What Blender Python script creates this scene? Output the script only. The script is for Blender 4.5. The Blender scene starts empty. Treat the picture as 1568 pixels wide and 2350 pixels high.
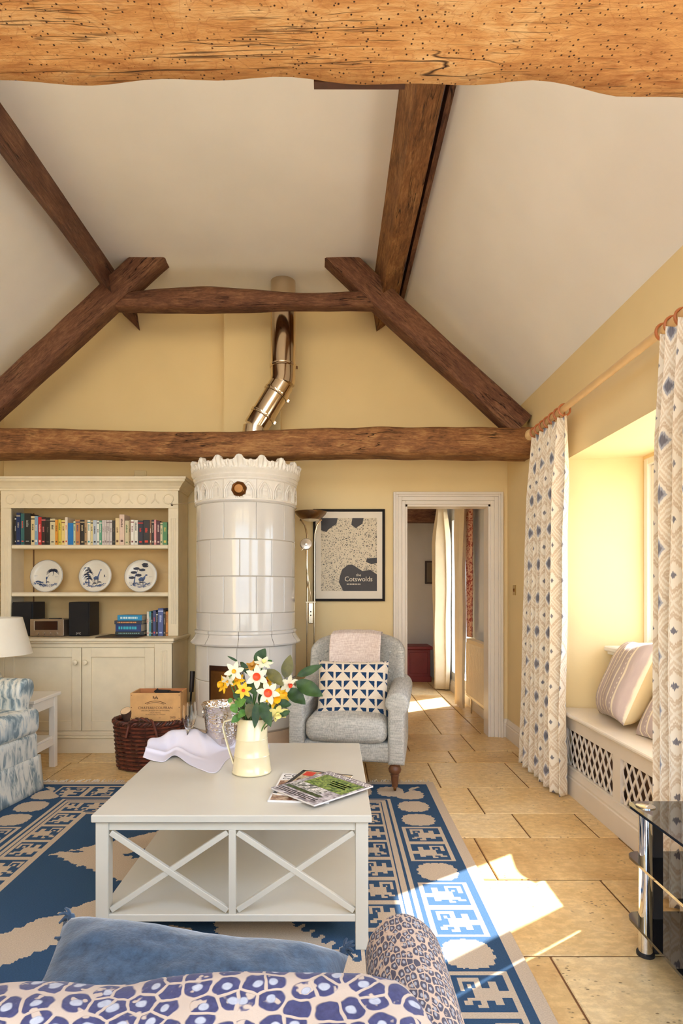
import bpy, math, random
import numpy as np
from mathutils import Vector, Matrix, noise
R = math.radians
random.seed(7)
scene = bpy.context.scene
COL = scene.collection

# ------------------------------------------------------------------ camera
# level camera with a rising front; the photograph's vanishing point lies at pixel (765, 1355)
F, CX, CY, HC = 1360.0, 765.0, 1355.0, 1.30
cam_d = bpy.data.cameras.new('camera')
cam = bpy.data.objects.new('camera', cam_d)
COL.objects.link(cam)
cam.location = (0, 0, HC)
cam.rotation_euler = (R(90), 0, 0)
cam_d.sensor_fit = 'VERTICAL'
cam_d.sensor_height = 36.0
cam_d.lens = 36.0 * F / 2350.0
cam_d.shift_x = (784 - CX) / 2350.0
cam_d.shift_y = (CY - 1175) / 2350.0
cam_d.clip_start = 0.02
scene.camera = cam

def at(px, py, Y):
    return Vector(((px - CX) * Y / F, Y, HC - (py - CY) * Y / F))
def on_z(px, py, Z=0.0):
    Y = F * (HC - Z) / (py - CY)
    return Vector(((px - CX) * Y / F, Y, Z))

# ------------------------------------------------------------------ sky, sun, exposure
world = bpy.data.worlds.new('sky')
scene.world = world
world.use_nodes = True
wn, wl = world.node_tree.nodes, world.node_tree.links
wn.clear()
sky = wn.new('ShaderNodeTexSky')
sky.sky_type = 'NISHITA'
sky.sun_disc = False
sky.sun_elevation = R(43)
sky.sun_rotation = R(56)
sky.dust_density = 3.0
mixw = wn.new('ShaderNodeMix'); mixw.data_type = 'RGBA'
mixw.inputs[0].default_value = 0.85
mixw.inputs[7].default_value = (0.66, 0.85, 1.10, 1)
wbg = wn.new('ShaderNodeBackground'); wbg.inputs[1].default_value = 3.7
wout = wn.new('ShaderNodeOutputWorld')
wl.new(sky.outputs[0], mixw.inputs[6]); wl.new(mixw.outputs[2], wbg.inputs[0]); wl.new(wbg.outputs[0], wout.inputs[0])

SUN_DIR = Vector((-1, -0.69, -1.13)).normalized()
sd = bpy.data.lights.new('sun', 'SUN'); sd.energy = 24.0; sd.angle = R(0.6); sd.color = (1.0, 1.0, 1.0)
sun = bpy.data.objects.new('sun', sd); COL.objects.link(sun)
sun.rotation_euler = SUN_DIR.to_track_quat('-Z', 'Y').to_euler()
sun.location = (8, 9, 9)

def portal(loc, rot, sx, sy):
    l = bpy.data.lights.new('window_portal', 'AREA'); l.shape = 'RECTANGLE'; l.size = sx; l.size_y = sy
    l.cycles.is_portal = True
    o = bpy.data.objects.new('window_portal', l); COL.objects.link(o); o.location = loc; o.rotation_euler = rot
portal((2.14, 2.95, 1.52), (0, R(90), 0), 1.3, 1.75)        # window in view
portal((1.72, -0.2, 1.45), (0, R(90), 0), 1.7, 2.8)         # second window of the same wall, unseen, added for light
portal((-0.7, -2.76, 1.3), (R(90), 0, 0), 3.9, 2.6)        # unseen garden doors added behind the camera for light
portal((-0.69, -1.2, 4.06), (0, 0, 0), 4.6, 2.9)              # unseen glazed roof, added behind the camera for even light
portal((1.99, 7.2, 1.3), (0, R(90), 0), 1.9, 0.9)          # window of the room beyond the door

vs = scene.view_settings
vs.view_transform = 'Standard'; vs.look = 'None'; vs.exposure = 0.36; vs.gamma = 1.0; vs.use_curve_mapping = False
try: scene.display_settings.display_device = 'sRGB'
except Exception: pass
cy = scene.cycles
cy.use_denoising = True
cy.max_bounces = 10; cy.diffuse_bounces = 6; cy.glossy_bounces = 4; cy.transmission_bounces = 8; cy.transparent_max_bounces = 12
cy.sample_clamp_indirect = 8.0
cy.caustics_reflective = False; cy.caustics_refractive = False

# ------------------------------------------------------------------ materials
def lin(c):
    if isinstance(c, str):
        c = tuple(int(c[i:i+2], 16) for i in (0, 2, 4))
    o = []
    for x in c:
        x = x / 255.0
        o.append(x / 12.92 if x <= 0.04045 else ((x + 0.055) / 1.055) ** 2.4)
    return tuple(o) + (1.0,)

class NT:
    """small expression builder over a material's node tree"""
    def __init__(s, name):
        s.mat = bpy.data.materials.new(name); s.mat.use_nodes = True
        s.t = s.mat.node_tree; s.n = s.t.nodes; s.l = s.t.links
        s.n.clear()
        s.out = s.n.new('ShaderNodeOutputMaterial')
        s.bsdf = s.n.new('ShaderNodeBsdfPrincipled')
        s.l.new(s.bsdf.outputs[0], s.out.inputs[0])
    def set(s, sock, val):
        if isinstance(val, X): s.l.new(val.s, sock)
        elif isinstance(val, bpy.types.NodeSocket): s.l.new(val, sock)
        else: sock.default_value = val
    def coord(s, kind='Object', scale=(1, 1, 1), rot=(0, 0, 0), loc=(0, 0, 0)):
        tc = s.n.new('ShaderNodeTexCoord'); mp = s.n.new('ShaderNodeMapping')
        mp.inputs['Scale'].default_value = scale; mp.inputs['Rotation'].default_value = rot; mp.inputs['Location'].default_value = loc
        s.l.new(tc.outputs[kind], mp.inputs[0])
        return mp.outputs[0]
    def sep(s, vec):
        k = s.n.new('ShaderNodeSeparateXYZ'); s.l.new(vec, k.inputs[0])
        return [X(s, o) for o in k.outputs]
    def comb(s, x, y, z=0.0):
        k = s.n.new('ShaderNodeCombineXYZ')
        for i, v in enumerate((x, y, z)): s.set(k.inputs[i], v)
        return k.outputs[0]
    def noise(s, vec, scale=5, detail=4, rough=0.55, dist=0.0):
        k = s.n.new('ShaderNodeTexNoise'); s.l.new(vec, k.inputs['Vector'])
        k.inputs['Scale'].default_value = scale; k.inputs['Detail'].default_value = detail
        k.inputs['Roughness'].default_value = rough; k.inputs['Distortion'].default_value = dist
        return X(s, k.outputs[0])
    def vor(s, vec, scale=5, feature='F1', rnd=1.0, out='Distance', dim='3D'):
        k = s.n.new('ShaderNodeTexVoronoi'); k.feature = feature; k.voronoi_dimensions = dim; s.l.new(vec, k.inputs['Vector'])
        k.inputs['Scale'].default_value = scale; k.inputs['Randomness'].default_value = rnd
        return X(s, k.outputs[out])
    def wave(s, vec, scale, dist, det=2, prof='SIN', dirn='X'):
        k = s.n.new('ShaderNodeTexWave'); s.l.new(vec, k.inputs['Vector']); k.wave_profile = prof; k.bands_direction = dirn
        k.inputs['Scale'].default_value = scale; k.inputs['Distortion'].default_value = dist; k.inputs['Detail'].default_value = det
        return X(s, k.outputs['Fac'])
    def mix(s, fac, a, b):
        k = s.n.new('ShaderNodeMix'); k.data_type = 'RGBA'
        s.set(k.inputs[0], fac); s.set(k.inputs[6], a); s.set(k.inputs[7], b)
        return k.outputs[2]
    def ramp(s, fac, stops):
        k = s.n.new('ShaderNodeValToRGB'); s.set(k.inputs[0], fac)
        e = k.color_ramp.elements
        while len(e) < len(stops): e.new(0.5)
        for i, (p, c) in enumerate(stops): e[i].position = p; e[i].color = c
        return k.outputs[0]
    def bump(s, h, strength=0.3, dist=0.01):
        k = s.n.new('ShaderNodeBump'); k.inputs['Strength'].default_value = strength; k.inputs['Distance'].default_value = dist
        s.set(k.inputs['Height'], h); s.l.new(k.outputs[0], s.bsdf.inputs['Normal'])
    def p(s, **kw):
        names = dict(col='Base Color', rough='Roughness', metal='Metallic', spec='Specular IOR Level', coat='Coat Weight',
                     coatr='Coat Roughness', trans='Transmission Weight', ior='IOR', sheen='Sheen Weight', alpha='Alpha',
                     sss='Subsurface Weight')
        for k, v in kw.items(): s.set(s.bsdf.inputs[names[k]], v)
        return s.mat

class X:
    def __init__(s, nt, sock): s.nt = nt; s.s = sock
    def _m(s, op, b=None, c=None, swap=False):
        k = s.nt.n.new('ShaderNodeMath'); k.operation = op
        a_, b_ = (b, s) if swap else (s, b)
        s.nt.set(k.inputs[0], a_)
        if b_ is not None: s.nt.set(k.inputs[1], b_)
        if c is not None: s.nt.set(k.inputs[2], c)
        return X(s.nt, k.outputs[0])
    def __add__(s, o): return s._m('ADD', o)
    __radd__ = __add__
    def __sub__(s, o): return s._m('SUBTRACT', o)
    def __rsub__(s, o): return s._m('SUBTRACT', o, swap=True)
    def __mul__(s, o): return s._m('MULTIPLY', o)
    __rmul__ = __mul__
    def __truediv__(s, o): return s._m('DIVIDE', o)
    def __lt__(s, o): return s._m('LESS_THAN', o)
    def __gt__(s, o): return s._m('GREATER_THAN', o)
    def atan2(s, o): return s._m('ARCTAN2', o)
    def abs(s): return s._m('ABSOLUTE')
    def fract(s): return s._m('FRACT')
    def floor(s): return s._m('FLOOR')
    def sin(s): return s._m('SINE')
    def mod(s, o): return s._m('FLOORED_MODULO', o)
    def max(s, o): return s._m('MAXIMUM', o)
    def min(s, o): return s._m('MINIMUM', o)
    def step(s, lo, hi):
        k = s.nt.n.new('ShaderNodeMapRange'); k.interpolation_type = 'SMOOTHSTEP'
        s.nt.set(k.inputs[0], s); k.inputs[1].default_value = lo; k.inputs[2].default_value = hi
        return X(s.nt, k.outputs[0])

MATS = {}
def M(name, c, rough=0.5, metal=0.0, var=0.06, vscale=6.0, bump=0.0, bscale=120.0, spec=0.5, coat=0.0, **kw):
    """plain surface: base colour with a little noise variation and an optional fine relief"""
    if name in MATS: return MATS[name]
    t = NT(name); c = lin(c)
    v = t.coord()
    if var > 0:
        d = tuple(x * (1 - var * 1.6) for x in c[:3]) + (1,); l = tuple(min(1, x * (1 + var)) for x in c[:3]) + (1,)
        c = t.ramp(t.noise(v, vscale, 4), [(0.3, d), (0.7, l)])
    t.p(col=c, rough=rough, metal=metal, spec=spec, coat=coat, **kw)
    if bump > 0: t.bump(t.noise(v, bscale, 3), bump, 0.004)
    MATS[name] = t.mat
    return t.mat

def wood_mat(name, dark, mid, light, holes=False, grain=1.0, rough=0.75):
    if name in MATS: return MATS[name]
    t = NT(name)
    g = t.noise(t.coord('Object', (2.5 * grain, 16 * grain, 16 * grain)), 3.0, 9, 0.68, 0.9)
    v2 = t.coord('Object', (1.6, 3, 3))
    big = t.noise(v2, 1.6, 5, 0.62, 1.2)
    fine = t.noise(t.coord('Object', (14, 60, 60)), 2.0, 5, 0.7)
    f = g * 0.42 + big * 0.38 + fine * 0.22
    col = t.ramp(f, [(0.38, lin(dark)), (0.52, lin(mid)), (0.66, lin(light))])
    dk = tuple(x * 0.22 for x in lin(dark)[:3]) + (1,)
    cr = t.noise(t.coord('Object', (0.5, 7, 7)), 2.0, 3, 0.5, 0.7)
    gate = t.noise(t.coord('Object', (1.3, 2, 2), loc=(4, 1, 2)), 1.7, 2).step(0.46, 0.54)
    cm = (1.0 - (cr - 0.5).abs().step(0.0, 0.010)) * gate
    cr2 = t.noise(t.coord('Object', (1.5, 30, 30), loc=(1, 5, 3)), 2.0, 2, 0.5, 0.4)
    cm2 = (1.0 - (cr2 - 0.5).abs().step(0.0, 0.03)) * t.noise(v2, 3.1, 3).step(0.52, 0.6) * 0.6
    cm = cm.max(cm2)
    col = t.mix(cm, col, dk)
    h = g * 0.5 + fine * 0.35 - cm * 1.2
    if holes:
        v4 = t.coord('Object')
        rnd = t.noise(v2, 3.0, 3).step(0.28, 0.46)
        hole = (1.0 - t.vor(v4, 95).step(0.13, 0.21)) * rnd * (t.vor(v4, 95, out='Color') > 0.30)
        hole2 = (1.0 - t.vor(v4, 38).step(0.05, 0.08)) * (t.vor(v4, 38, out='Color') > 0.55)
        hole = hole.max(hole2)
        col = t.mix(hole, col, lin('3a1c0c'))
        h = h - hole * 1.5
        kn = t.noise(t.coord('Object', (5, 9, 9), rot=(0, 0, R(25))), 1.0, 6, 0.66, 2.5)
        col = t.mix(kn.step(0.58, 0.74) * 0.55, col, lin(dark))
        col = t.mix((1.0 - kn.step(0.26, 0.42)) * 0.5, col, lin(light))
        arc = (t.noise(t.coord('Object', (3.5, 5, 5), rot=(0, 0, R(-30))), 1.0, 2, 0.4, 4.0) * 9.0).fract()
        col = t.mix((1.0 - (arc - 0.5).abs().step(0.0, 0.10)) * 0.35, col, lin(dark))
    t.p(col=col, rough=rough, spec=0.3)
    t.bump(h, 0.7, 0.008)
    MATS[name] = t.mat
    return t.mat

# ------------------------------------------------------------------ mesh helpers
class MB:
    def __init__(s): s.v = []; s.f = []; s.m = []
    def add(s, vs, fs, m=0, T=None):
        o = len(s.v)
        for p in vs:
            p = Vector(p)
            s.v.append(tuple(T @ p) if T is not None else tuple(p))
        for f in fs: s.f.append(tuple(i + o for i in f)); s.m.append(m)
        return s
    def box(s, x0, x1, y0, y1, z0, z1, b=0.0, m=0, T=None):
        x0, x1 = min(x0, x1), max(x0, x1); y0, y1 = min(y0, y1), max(y0, y1); z0, z1 = min(z0, z1), max(z0, z1)
        if b <= 0:
            vs = [(x, y, z) for z in (z0, z1) for y in (y0, y1) for x in (x0, x1)]
            fs = [(0, 2, 3, 1), (4, 5, 7, 6), (0, 1, 5, 4), (2, 6, 7, 3), (0, 4, 6, 2), (1, 3, 7, 5)]
            return s.add(vs, fs, m, T)
        b = min(b, (x1 - x0) * .45, (y1 - y0) * .45, (z1 - z0) * .45)
        vs, idx = [], {}
        for sx in (0, 1):
            for sy in (0, 1):
                for sz in (0, 1):
                    X_ = (x0, x1)[sx]; Y_ = (y0, y1)[sy]; Z_ = (z0, z1)[sz]
                    dx = b * (1 - 2 * sx); dy = b * (1 - 2 * sy); dz = b * (1 - 2 * sz)
                    idx[(sx, sy, sz, 'x')] = len(vs); vs.append((X_, Y_ + dy, Z_ + dz))
                    idx[(sx, sy, sz, 'y')] = len(vs); vs.append((X_ + dx, Y_, Z_ + dz))
                    idx[(sx, sy, sz, 'z')] = len(vs); vs.append((X_ + dx, Y_ + dy, Z_))
        fs = []
        q = [(0, 0), (1, 0), (1, 1), (0, 1)]
        for k in (0, 1):
            fx = [idx[(k, a, c, 'x')] for a, c in q]; fy = [idx[(a, k, c, 'y')] for a, c in q]; fz = [idx[(a, c, k, 'z')] for a, c in q]
            fs += [fx if k else fx[::-1], fy[::-1] if k else fy, fz if k else fz[::-1]]
        def orient(f):
            c = Vector(((x0 + x1) / 2, (y0 + y1) / 2, (z0 + z1) / 2))
            p = [Vector(vs[i]) for i in f]; mid = sum(p, Vector()) / len(p)
            nrm = (p[1] - p[0]).cross(p[2] - p[0])
            return f if nrm.dot(mid - c) > 0 else f[::-1]
        for a in (0, 1):
            for c in (0, 1):
                fs.append(orient([idx[(a, c, 0, 'x')], idx[(a, c, 1, 'x')], idx[(a, c, 1, 'y')], idx[(a, c, 0, 'y')]]))
                fs.append(orient([idx[(a, 0, c, 'x')], idx[(a, 1, c, 'x')], idx[(a, 1, c, 'z')], idx[(a, 0, c, 'z')]]))
                fs.append(orient([idx[(0, a, c, 'y')], idx[(1, a, c, 'y')], idx[(1, a, c, 'z')], idx[(0, a, c, 'z')]]))
        for sx in (0, 1):
            for sy in (0, 1):
                for sz in (0, 1):
                    fs.append(orient([idx[(sx, sy, sz, k)] for k in 'xyz']))
        return s.add(vs, [orient(list(f)) for f in fs], m, T)
    def prism(s, poly, d, m=0, T=None):
        """closed polygon (3-D points) pushed along vector d"""
        n = len(poly); d = Vector(d)
        P = [Vector(p) for p in poly]
        vs = P + [p + d for p in P]
        nrm = Vector()
        for i in range(n): nrm += P[i].cross(P[(i + 1) % n])
        fs = [tuple(range(n))[::-1], tuple(range(n, 2 * n))] + [(i, (i + 1) % n, n + (i + 1) % n, n + i) for i in range(n)]
        if nrm.dot(d) < 0: fs = [f[::-1] for f in fs]
        return s.add(vs, fs, m, T)
    def lathe(s, prof, n=24, c=(0, 0, 0), m=0, T=None, a0=0.0, a1=2 * math.pi, f=None):
        full = abs(a1 - a0 - 2 * math.pi) < 1e-6
        k = n if full else n + 1
        vs = []
        for r, z in prof:
            for i in range(k):
                a = a0 + (a1 - a0) * i / n
                rr = r if f is None else f(r, z, a)
                vs.append((c[0] + rr * math.cos(a), c[1] + rr * math.sin(a), c[2] + z))
        fs = []
        for j in range(len(prof) - 1):
            for i in range(n):
                i2 = (i + 1) % k
                fs.append((j * k + i, j * k + i2, (j + 1) * k + i2, (j + 1) * k + i))
        return s.add(vs, fs, m, T)
    def disc(s, r, n=24, c=(0, 0, 0), up=True, m=0, T=None):
        vs = [(c[0] + r * math.cos(2 * math.pi * i / n), c[1] + r * math.sin(2 * math.pi * i / n), c[2]) for i in range(n)]
        return s.add(vs, [tuple(range(n)) if up else tuple(range(n))[::-1]], m, T)
    def cyl(s, p0, p1, r0, r1=None, n=12, m=0, cap=True):
        r1 = r0 if r1 is None else r1
        return s.tube([p0, p1], [r0, r1], n, m, cap)
    def tube(s, pts, r, n=8, m=0, cap=True, closed=False):
        P = [Vector(p) for p in pts]; k = len(P)
        rr = list(r) if isinstance(r, (list, tuple)) else [r] * k
        T0 = []
        for i in range(k):
            if closed: d = P[(i + 1) % k] - P[i - 1]
            else: d = P[min(i + 1, k - 1)] - P[max(i - 1, 0)]
            T0.append(d.normalized() if d.length > 1e-9 else Vector((0, 0, 1)))
        up = Vector((0, 0, 1)) if abs(T0[0].z) < 0.9 else Vector((1, 0, 0))
        u = (up - T0[0] * up.dot(T0[0])).normalized()
        vs = []
        for i in range(k):
            u = (u - T0[i] * u.dot(T0[i]))
            u = u.normalized() if u.length > 1e-6 else T0[i].orthogonal().normalized()
            w = T0[i].cross(u)
            for j in range(n):
                a = 2 * math.pi * j / n
                vs.append(P[i] + (u * math.cos(a) + w * math.sin(a)) * rr[i])
        fs = []
        for i in range(k if closed else k - 1):
            i2 = (i + 1) % k
            for j in range(n):
                j2 = (j + 1) % n
                fs.append((i * n + j, i * n + j2, i2 * n + j2, i2 * n + j))
        if cap and not closed:
            fs.append(tuple(range(n))[::-1]); fs.append(tuple((k - 1) * n + j for j in range(n)))
        return s.add(vs, fs, m)
    def grid(s, fn, nu, nv, m=0, closeu=False, flip=False):
        vs = [fn(i / nu, j / nv) for j in range(nv + 1) for i in range(nu if closeu else nu + 1)]
        k = nu if closeu else nu + 1
        fs = []
        for j in range(nv):
            for i in range(nu):
                i2 = (i + 1) % k
                f = (j * k + i, j * k + i2, (j + 1) * k + i2, (j + 1) * k + i)
                fs.append(f[::-1] if flip else f)
        return s.add(vs, fs, m)
    def rbox(s, c, h, r, seg=4, mid=6, m=0, f=None, T=None):
        """upholstery block: centre c, half sizes h, edge radius r; f deforms local points"""
        r = min(r, *[x * .999 for x in h])
        def ax(hh):
            a = [-hh + r * i / seg for i in range(seg)]
            b = [-(hh - r) + 2 * (hh - r) * i / mid for i in range(mid + 1)]
            return a + b + [-q for q in a[::-1]]
        A = [ax(x) for x in h]
        key = {}; vs = []; fs = []
        def vid(p):
            k = tuple(round(x, 5) for x in p)
            if k not in key:
                inner = [max(-(h[i] - r), min(h[i] - r, p[i])) for i in range(3)]
                d = Vector([p[i] - inner[i] for i in range(3)])
                q = Vector(inner) + (d.normalized() * r if d.length > 1e-9 else d)
                if f: q = Vector(f(q))
                key[k] = len(vs); vs.append(q + Vector(c))
            return key[k]
        for a in range(3):
            b, e = (a + 1) % 3, (a + 2) % 3
            for sgn in (-1, 1):
                for i in range(len(A[b]) - 1):
                    for j in range(len(A[e]) - 1):
                        q = []
                        for di, dj in ((0, 0), (1, 0), (1, 1), (0, 1)):
                            p = [0, 0, 0]; p[a] = sgn * h[a]; p[b] = A[b][i + di]; p[e] = A[e][j + dj]
                            q.append(vid(p))
                        fs.append(q if sgn > 0 else q[::-1])
        return s.add(vs, fs, m, T)
    def build(s, name, mat, parent=None, smooth=35, uv=None):
        me = bpy.data.meshes.new(name)
        me.from_pydata(s.v, [], s.f)
        mats = mat if isinstance(mat, (list, tuple)) else [mat]
        for x in mats: me.materials.append(x)
        if len(mats) > 1: me.polygons.foreach_set('material_index', s.m)
        if uv is not None:
            l = me.uv_layers.new(name='UVMap')
            vi = np.empty(len(me.loops), dtype=np.int32); me.loops.foreach_get('vertex_index', vi)
            l.data.foreach_set('uv', np.asarray(uv, dtype=np.float32)[vi].ravel())
        me.update()
        if smooth:
            me.shade_smooth(); me.set_sharp_from_angle(angle=R(smooth))
        return link(name, me, parent)

def link(name, data, parent=None):
    o = bpy.data.objects.new(name, data); COL.objects.link(o)
    if parent is not None: o.parent = parent
    return o
def tag(o, label, cat, group=None):
    o['label'] = label; o['category'] = cat
    if group: o['group'] = group
    return o
def thing(name, label, cat, loc=(0, 0, 0), rz=0.0, group=None, rot=None):
    o = link(name, None); o.empty_display_size = 0.05
    o.location = loc; o.rotation_euler = rot if rot else (0, 0, rz)
    return tag(o, label, cat, group)
def struct(o, kind='structure'):
    o['kind'] = kind; return o
def dup(o, parent=None, **over):
    c = o.copy(); COL.objects.link(c)
    c.parent = parent
    for ch in [q for q in o.children]: dup(ch, c)
    return c
def text_mesh(name, txt, size, mat, parent, T, align='CENTER', ext=0.0004, sx=1.0, spacing=1.0, shear=0.0):
    cu = bpy.data.curves.new(name, 'FONT'); cu.body = txt; cu.size = size; cu.align_x = align; cu.extrude = ext; cu.resolution_u = 3
    cu.space_character = spacing; cu.shear = shear
    tmp = bpy.data.objects.new('tmp', cu); COL.objects.link(tmp)
    bpy.context.view_layer.update()
    me = bpy.data.meshes.new_from_object(tmp)
    bpy.data.objects.remove(tmp); bpy.data.curves.remove(cu)
    me.transform(T @ Matrix.Diagonal((sx, 1, 1, 1)))
    me.materials.clear(); me.materials.append(mat); me.name = name
    return link(name, me, parent)
def nz(x, y=0.0, z=0.0): return noise.noise(Vector((x, y, z)))
def frame(o, xd, yd):
    """matrix with origin o, x axis xd, y axis yd"""
    x = Vector(xd).normalized(); y = Vector(yd).normalized(); z = x.cross(y)
    m = Matrix((x, y, z)).transposed().to_4x4(); m.translation = Vector(o); return m

# ------------------------------------------------------------------ the room
XL, XR, YF, YB = -2.93, 1.55, -2.6, 5.27
ZE, ZC = 2.83, 3.88                       # eaves, flat ceiling
CL, CR = -1.88, 0.50                      # where slopes meet the flat

def plaster(name, c, rough=0.85, var=0.03):
    t = NT(name); v = t.coord()
    c = lin(c); a = tuple(x * (1 - var) for x in c[:3]) + (1,); b = tuple(min(1, x * (1 + var)) for x in c[:3]) + (1,)
    t.p(col=t.ramp(t.noise(v, 1.3, 3), [(0.35, a), (0.65, b)]), rough=rough, spec=0.25)
    t.bump(t.noise(v, 9, 4) * 0.7 + t.noise(v, 160, 2) * 0.12, 0.12, 0.01)
    MATS[name] = t.mat; return t.mat
YELLOW = plaster('yellow_plaster', (232, 209, 160))
CREAMC = plaster('ceiling_plaster', (240, 238, 236))
GREYW = plaster('grey_plaster', (206, 200, 194))
TRIMW = M('trim_white', (228, 218, 204), 0.4, var=0.02)
WHITEP = M('white_gloss', (232, 228, 220), 0.3, var=0.015)
CREAMP = M('cream_cabinet_paint', (232, 218, 188), 0.5, var=0.035, vscale=9)

def stone_mat():
    t = NT('travertine'); v = t.coord()
    oi = t.n.new('ShaderNodeObjectInfo')
    rnd = X(t, oi.outputs['Random'])
    f = t.noise(v, 2.6, 8, 0.68, 0.4) * 0.72 + rnd * 0.26
    col = t.ramp(f, [(0.30, lin((206, 164, 104))), (0.48, lin((234, 198, 136))), (0.70, lin((244, 218, 168)))])
    mot = t.noise(t.coord('Object', (1, 1.6, 1)), 22, 6, 0.7).step(0.40, 0.66)
    col = t.mix((1.0 - mot) * 0.30, col, lin((146, 104, 58)))
    pits = (1.0 - t.vor(t.coord('Object', (34, 62, 1)), 1.0).step(0.12, 0.26)) * t.noise(v, 7, 4).step(0.50, 0.60)
    pits2 = t.noise(t.coord('Object', (40, 110, 1)), 1.0, 4, .7).step(0.66, 0.72) * t.noise(v, 3.3, 3).step(0.46, 0.56)
    pits = pits.max(pits2)
    col = t.mix(pits * 0.8, col, lin((92, 60, 32)))
    t.p(col=col, rough=t.noise(v, 8, 3) * 0.3 + 0.22, spec=0.45)
    t.bump(t.noise(v, 12, 5) * 0.5 - pits * 1.0, 0.25, 0.006)
    return t.mat
STONE = stone_mat()
GROUT = M('grout', (120, 80, 44), 0.9)

floor = struct(MB().box(XL - .2, XR + .6, YF - .1, 9.1, -0.12, -0.006).build('floor', GROUT))
def tile(x0, x1, y0, y1):
    g = 0.0035; j = random.uniform(-.001, .001)
    b = MB()
    b.box(x0 + g, x1 - g, y0 + g, y1 - g, -0.008, j, 0.0035)
    b.build('floor_tile', STONE, floor, smooth=0)
rows = [5.36, 4.797, 4.476, 3.907, 3.453, 3.118, 2.664, 2.11, 1.62, 1.17, 0.6]
fixed = {(3.907): [0.712], (3.453): [0.886], (3.118): [1.04, 1.404], (2.664): [0.74, 1.5], (2.11): [0.5, 1.20], (4.476): [0.93], (4.797): [0.62, 1.15]}
for a, b in zip(rows[:-1], rows[1:]):
    xs = list(fixed.get(b, []))
    x = (xs[0] if xs else 0.4) - random.uniform(.45, .8)
    while x > XL: xs.insert(0, x); x -= random.uniform(.4, .85)
    x = xs[-1] + random.uniform(.4, .8)
    while x < XR - .1: xs.append(x); x += random.uniform(.4, .8)
    xs = [XL] + [q for q in xs if XL + .1 < q < XR + .3] + [XR + .45]
    for x0, x1 in zip(xs[:-1], xs[1:]): tile(x0, x1, b, a)
cols = [-0.4, 0.16, 0.62, 0.98, 1.34, 1.75]
for k, (x0, x1) in enumerate(zip(cols[:-1], cols[1:])):
    y = 5.36
    while y < 8.95:
        y2 = min(9.0, y + (0.55, 0.9, 0.7, 1.1)[(k * 3 + int(y * 2)) % 4])
        tile(x0, x1, y, y2); y = y2

# back (gable) wall with the doorway and the shallow chimney pier
DX0, DX1, DZ = 0.64, 1.395, 2.063
b = MB()
b.box(XL - .15, DX0, YB, YB + .14, -.02, ZE); b.box(DX1, XR + .15, YB, YB + .14, -.02, ZE); b.box(DX0, DX1, YB, YB + .14, DZ, ZE)
b.prism([(XL - .15, YB, ZE), (XR + .15, YB, ZE), (CR + .02, YB, ZC + .15), (CL - .02, YB, ZC + .15)], (0, .14, 0))
b.box(-.955, -.46, YB - .10, YB + .02, -.0, ZC + .05)
struct(b.build('wall_back', YELLOW, smooth=0))
struct(MB().box(XL - .15, XL, YF, YB + .1, -.02, ZE + .1).build('wall_left', YELLOW, smooth=0))
# right wall with the deep splayed window recess
RY0, RY1, RZ, WX = 2.10, 3.95, 2.17, 2.02
b = MB()
b.box(XR, XR + .15, RY1, YB + .1, -.02, ZE + .15); b.box(XR, XR + .15, RY0, RY1, RZ, ZE + .15)
b.box(XR, XR + .15, 1.2, RY0, -.02, ZE + .15); b.box(XR, XR + .15, -1.6, 1.2, 2.3, ZE + .15); b.box(XR, XR + .15, -1.6, 1.2, -.02, .6)
b.box(XR, XR + .15, YF, -1.6, -.02, ZE + .15)
b.prism([(XR + .02, RY1, -.02), (WX + .1, RY1 - .11, -.02), (WX + .1, RY1 + .1, -.02), (XR + .02, RY1 + .1, -.02)], (0, 0, RZ + .12))
b.prism([(XR + .02, RY0, -.02), (WX + .1, RY0 + .08, -.02), (WX + .1, RY0 - .1, -.02), (XR + .02, RY0 - .1, -.02)], (0, 0, RZ + .12))
b.box(XR + .15, WX + .1, RY0 - .05, RY1 + .05, RZ, RZ + .12)
b.box(WX, WX + .1, RY0, RY1 - .05, -.02, .92); b.box(WX, WX + .1, RY0, RY1 - .05, 2.14, RZ + .05)
struct(b.build('wall_right', YELLOW, smooth=0))
b = MB()
b.box(XL - .1, -2.65, YF - .14, YF, -.02, ZE + .1); b.box(1.25, XR + .1, YF - .14, YF, -.02, ZE + .1); b.box(-2.65, 1.25, YF - .14, YF, 2.6, ZE + .1)
b.prism([(XL - .15, YF, ZE), (XR + .15, YF, ZE), (CR, YF, ZC + .15), (CL, YF, ZC + .15)], (0, -.14, 0))
struct(b.build('wall_front', YELLOW, smooth=0))
b = MB()
YG = .30                                  # the plastered ceiling ends here; an unseen glazed roof is added behind for light
b.prism([(XL - .15, YG, ZE - .15), (CL, YG, ZC), (CR, YG, ZC), (XR + .15, YG, ZE - .15),
         (XR + .15, YG, ZE + .1), (CR + .1, YG, ZC + .15), (CL - .1, YG, ZC + .15), (XL - .15, YG, ZE + .1)], (0, YB - YG + .14, 0))
struct(b.build('ceiling', CREAMC, smooth=0))
def roof_line(y): return [(XL - .1, y, ZE + .02), (CL, y, ZC + .06), (CR, y, ZC + .06), (XR + .1, y, ZE + .02)]

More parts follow.
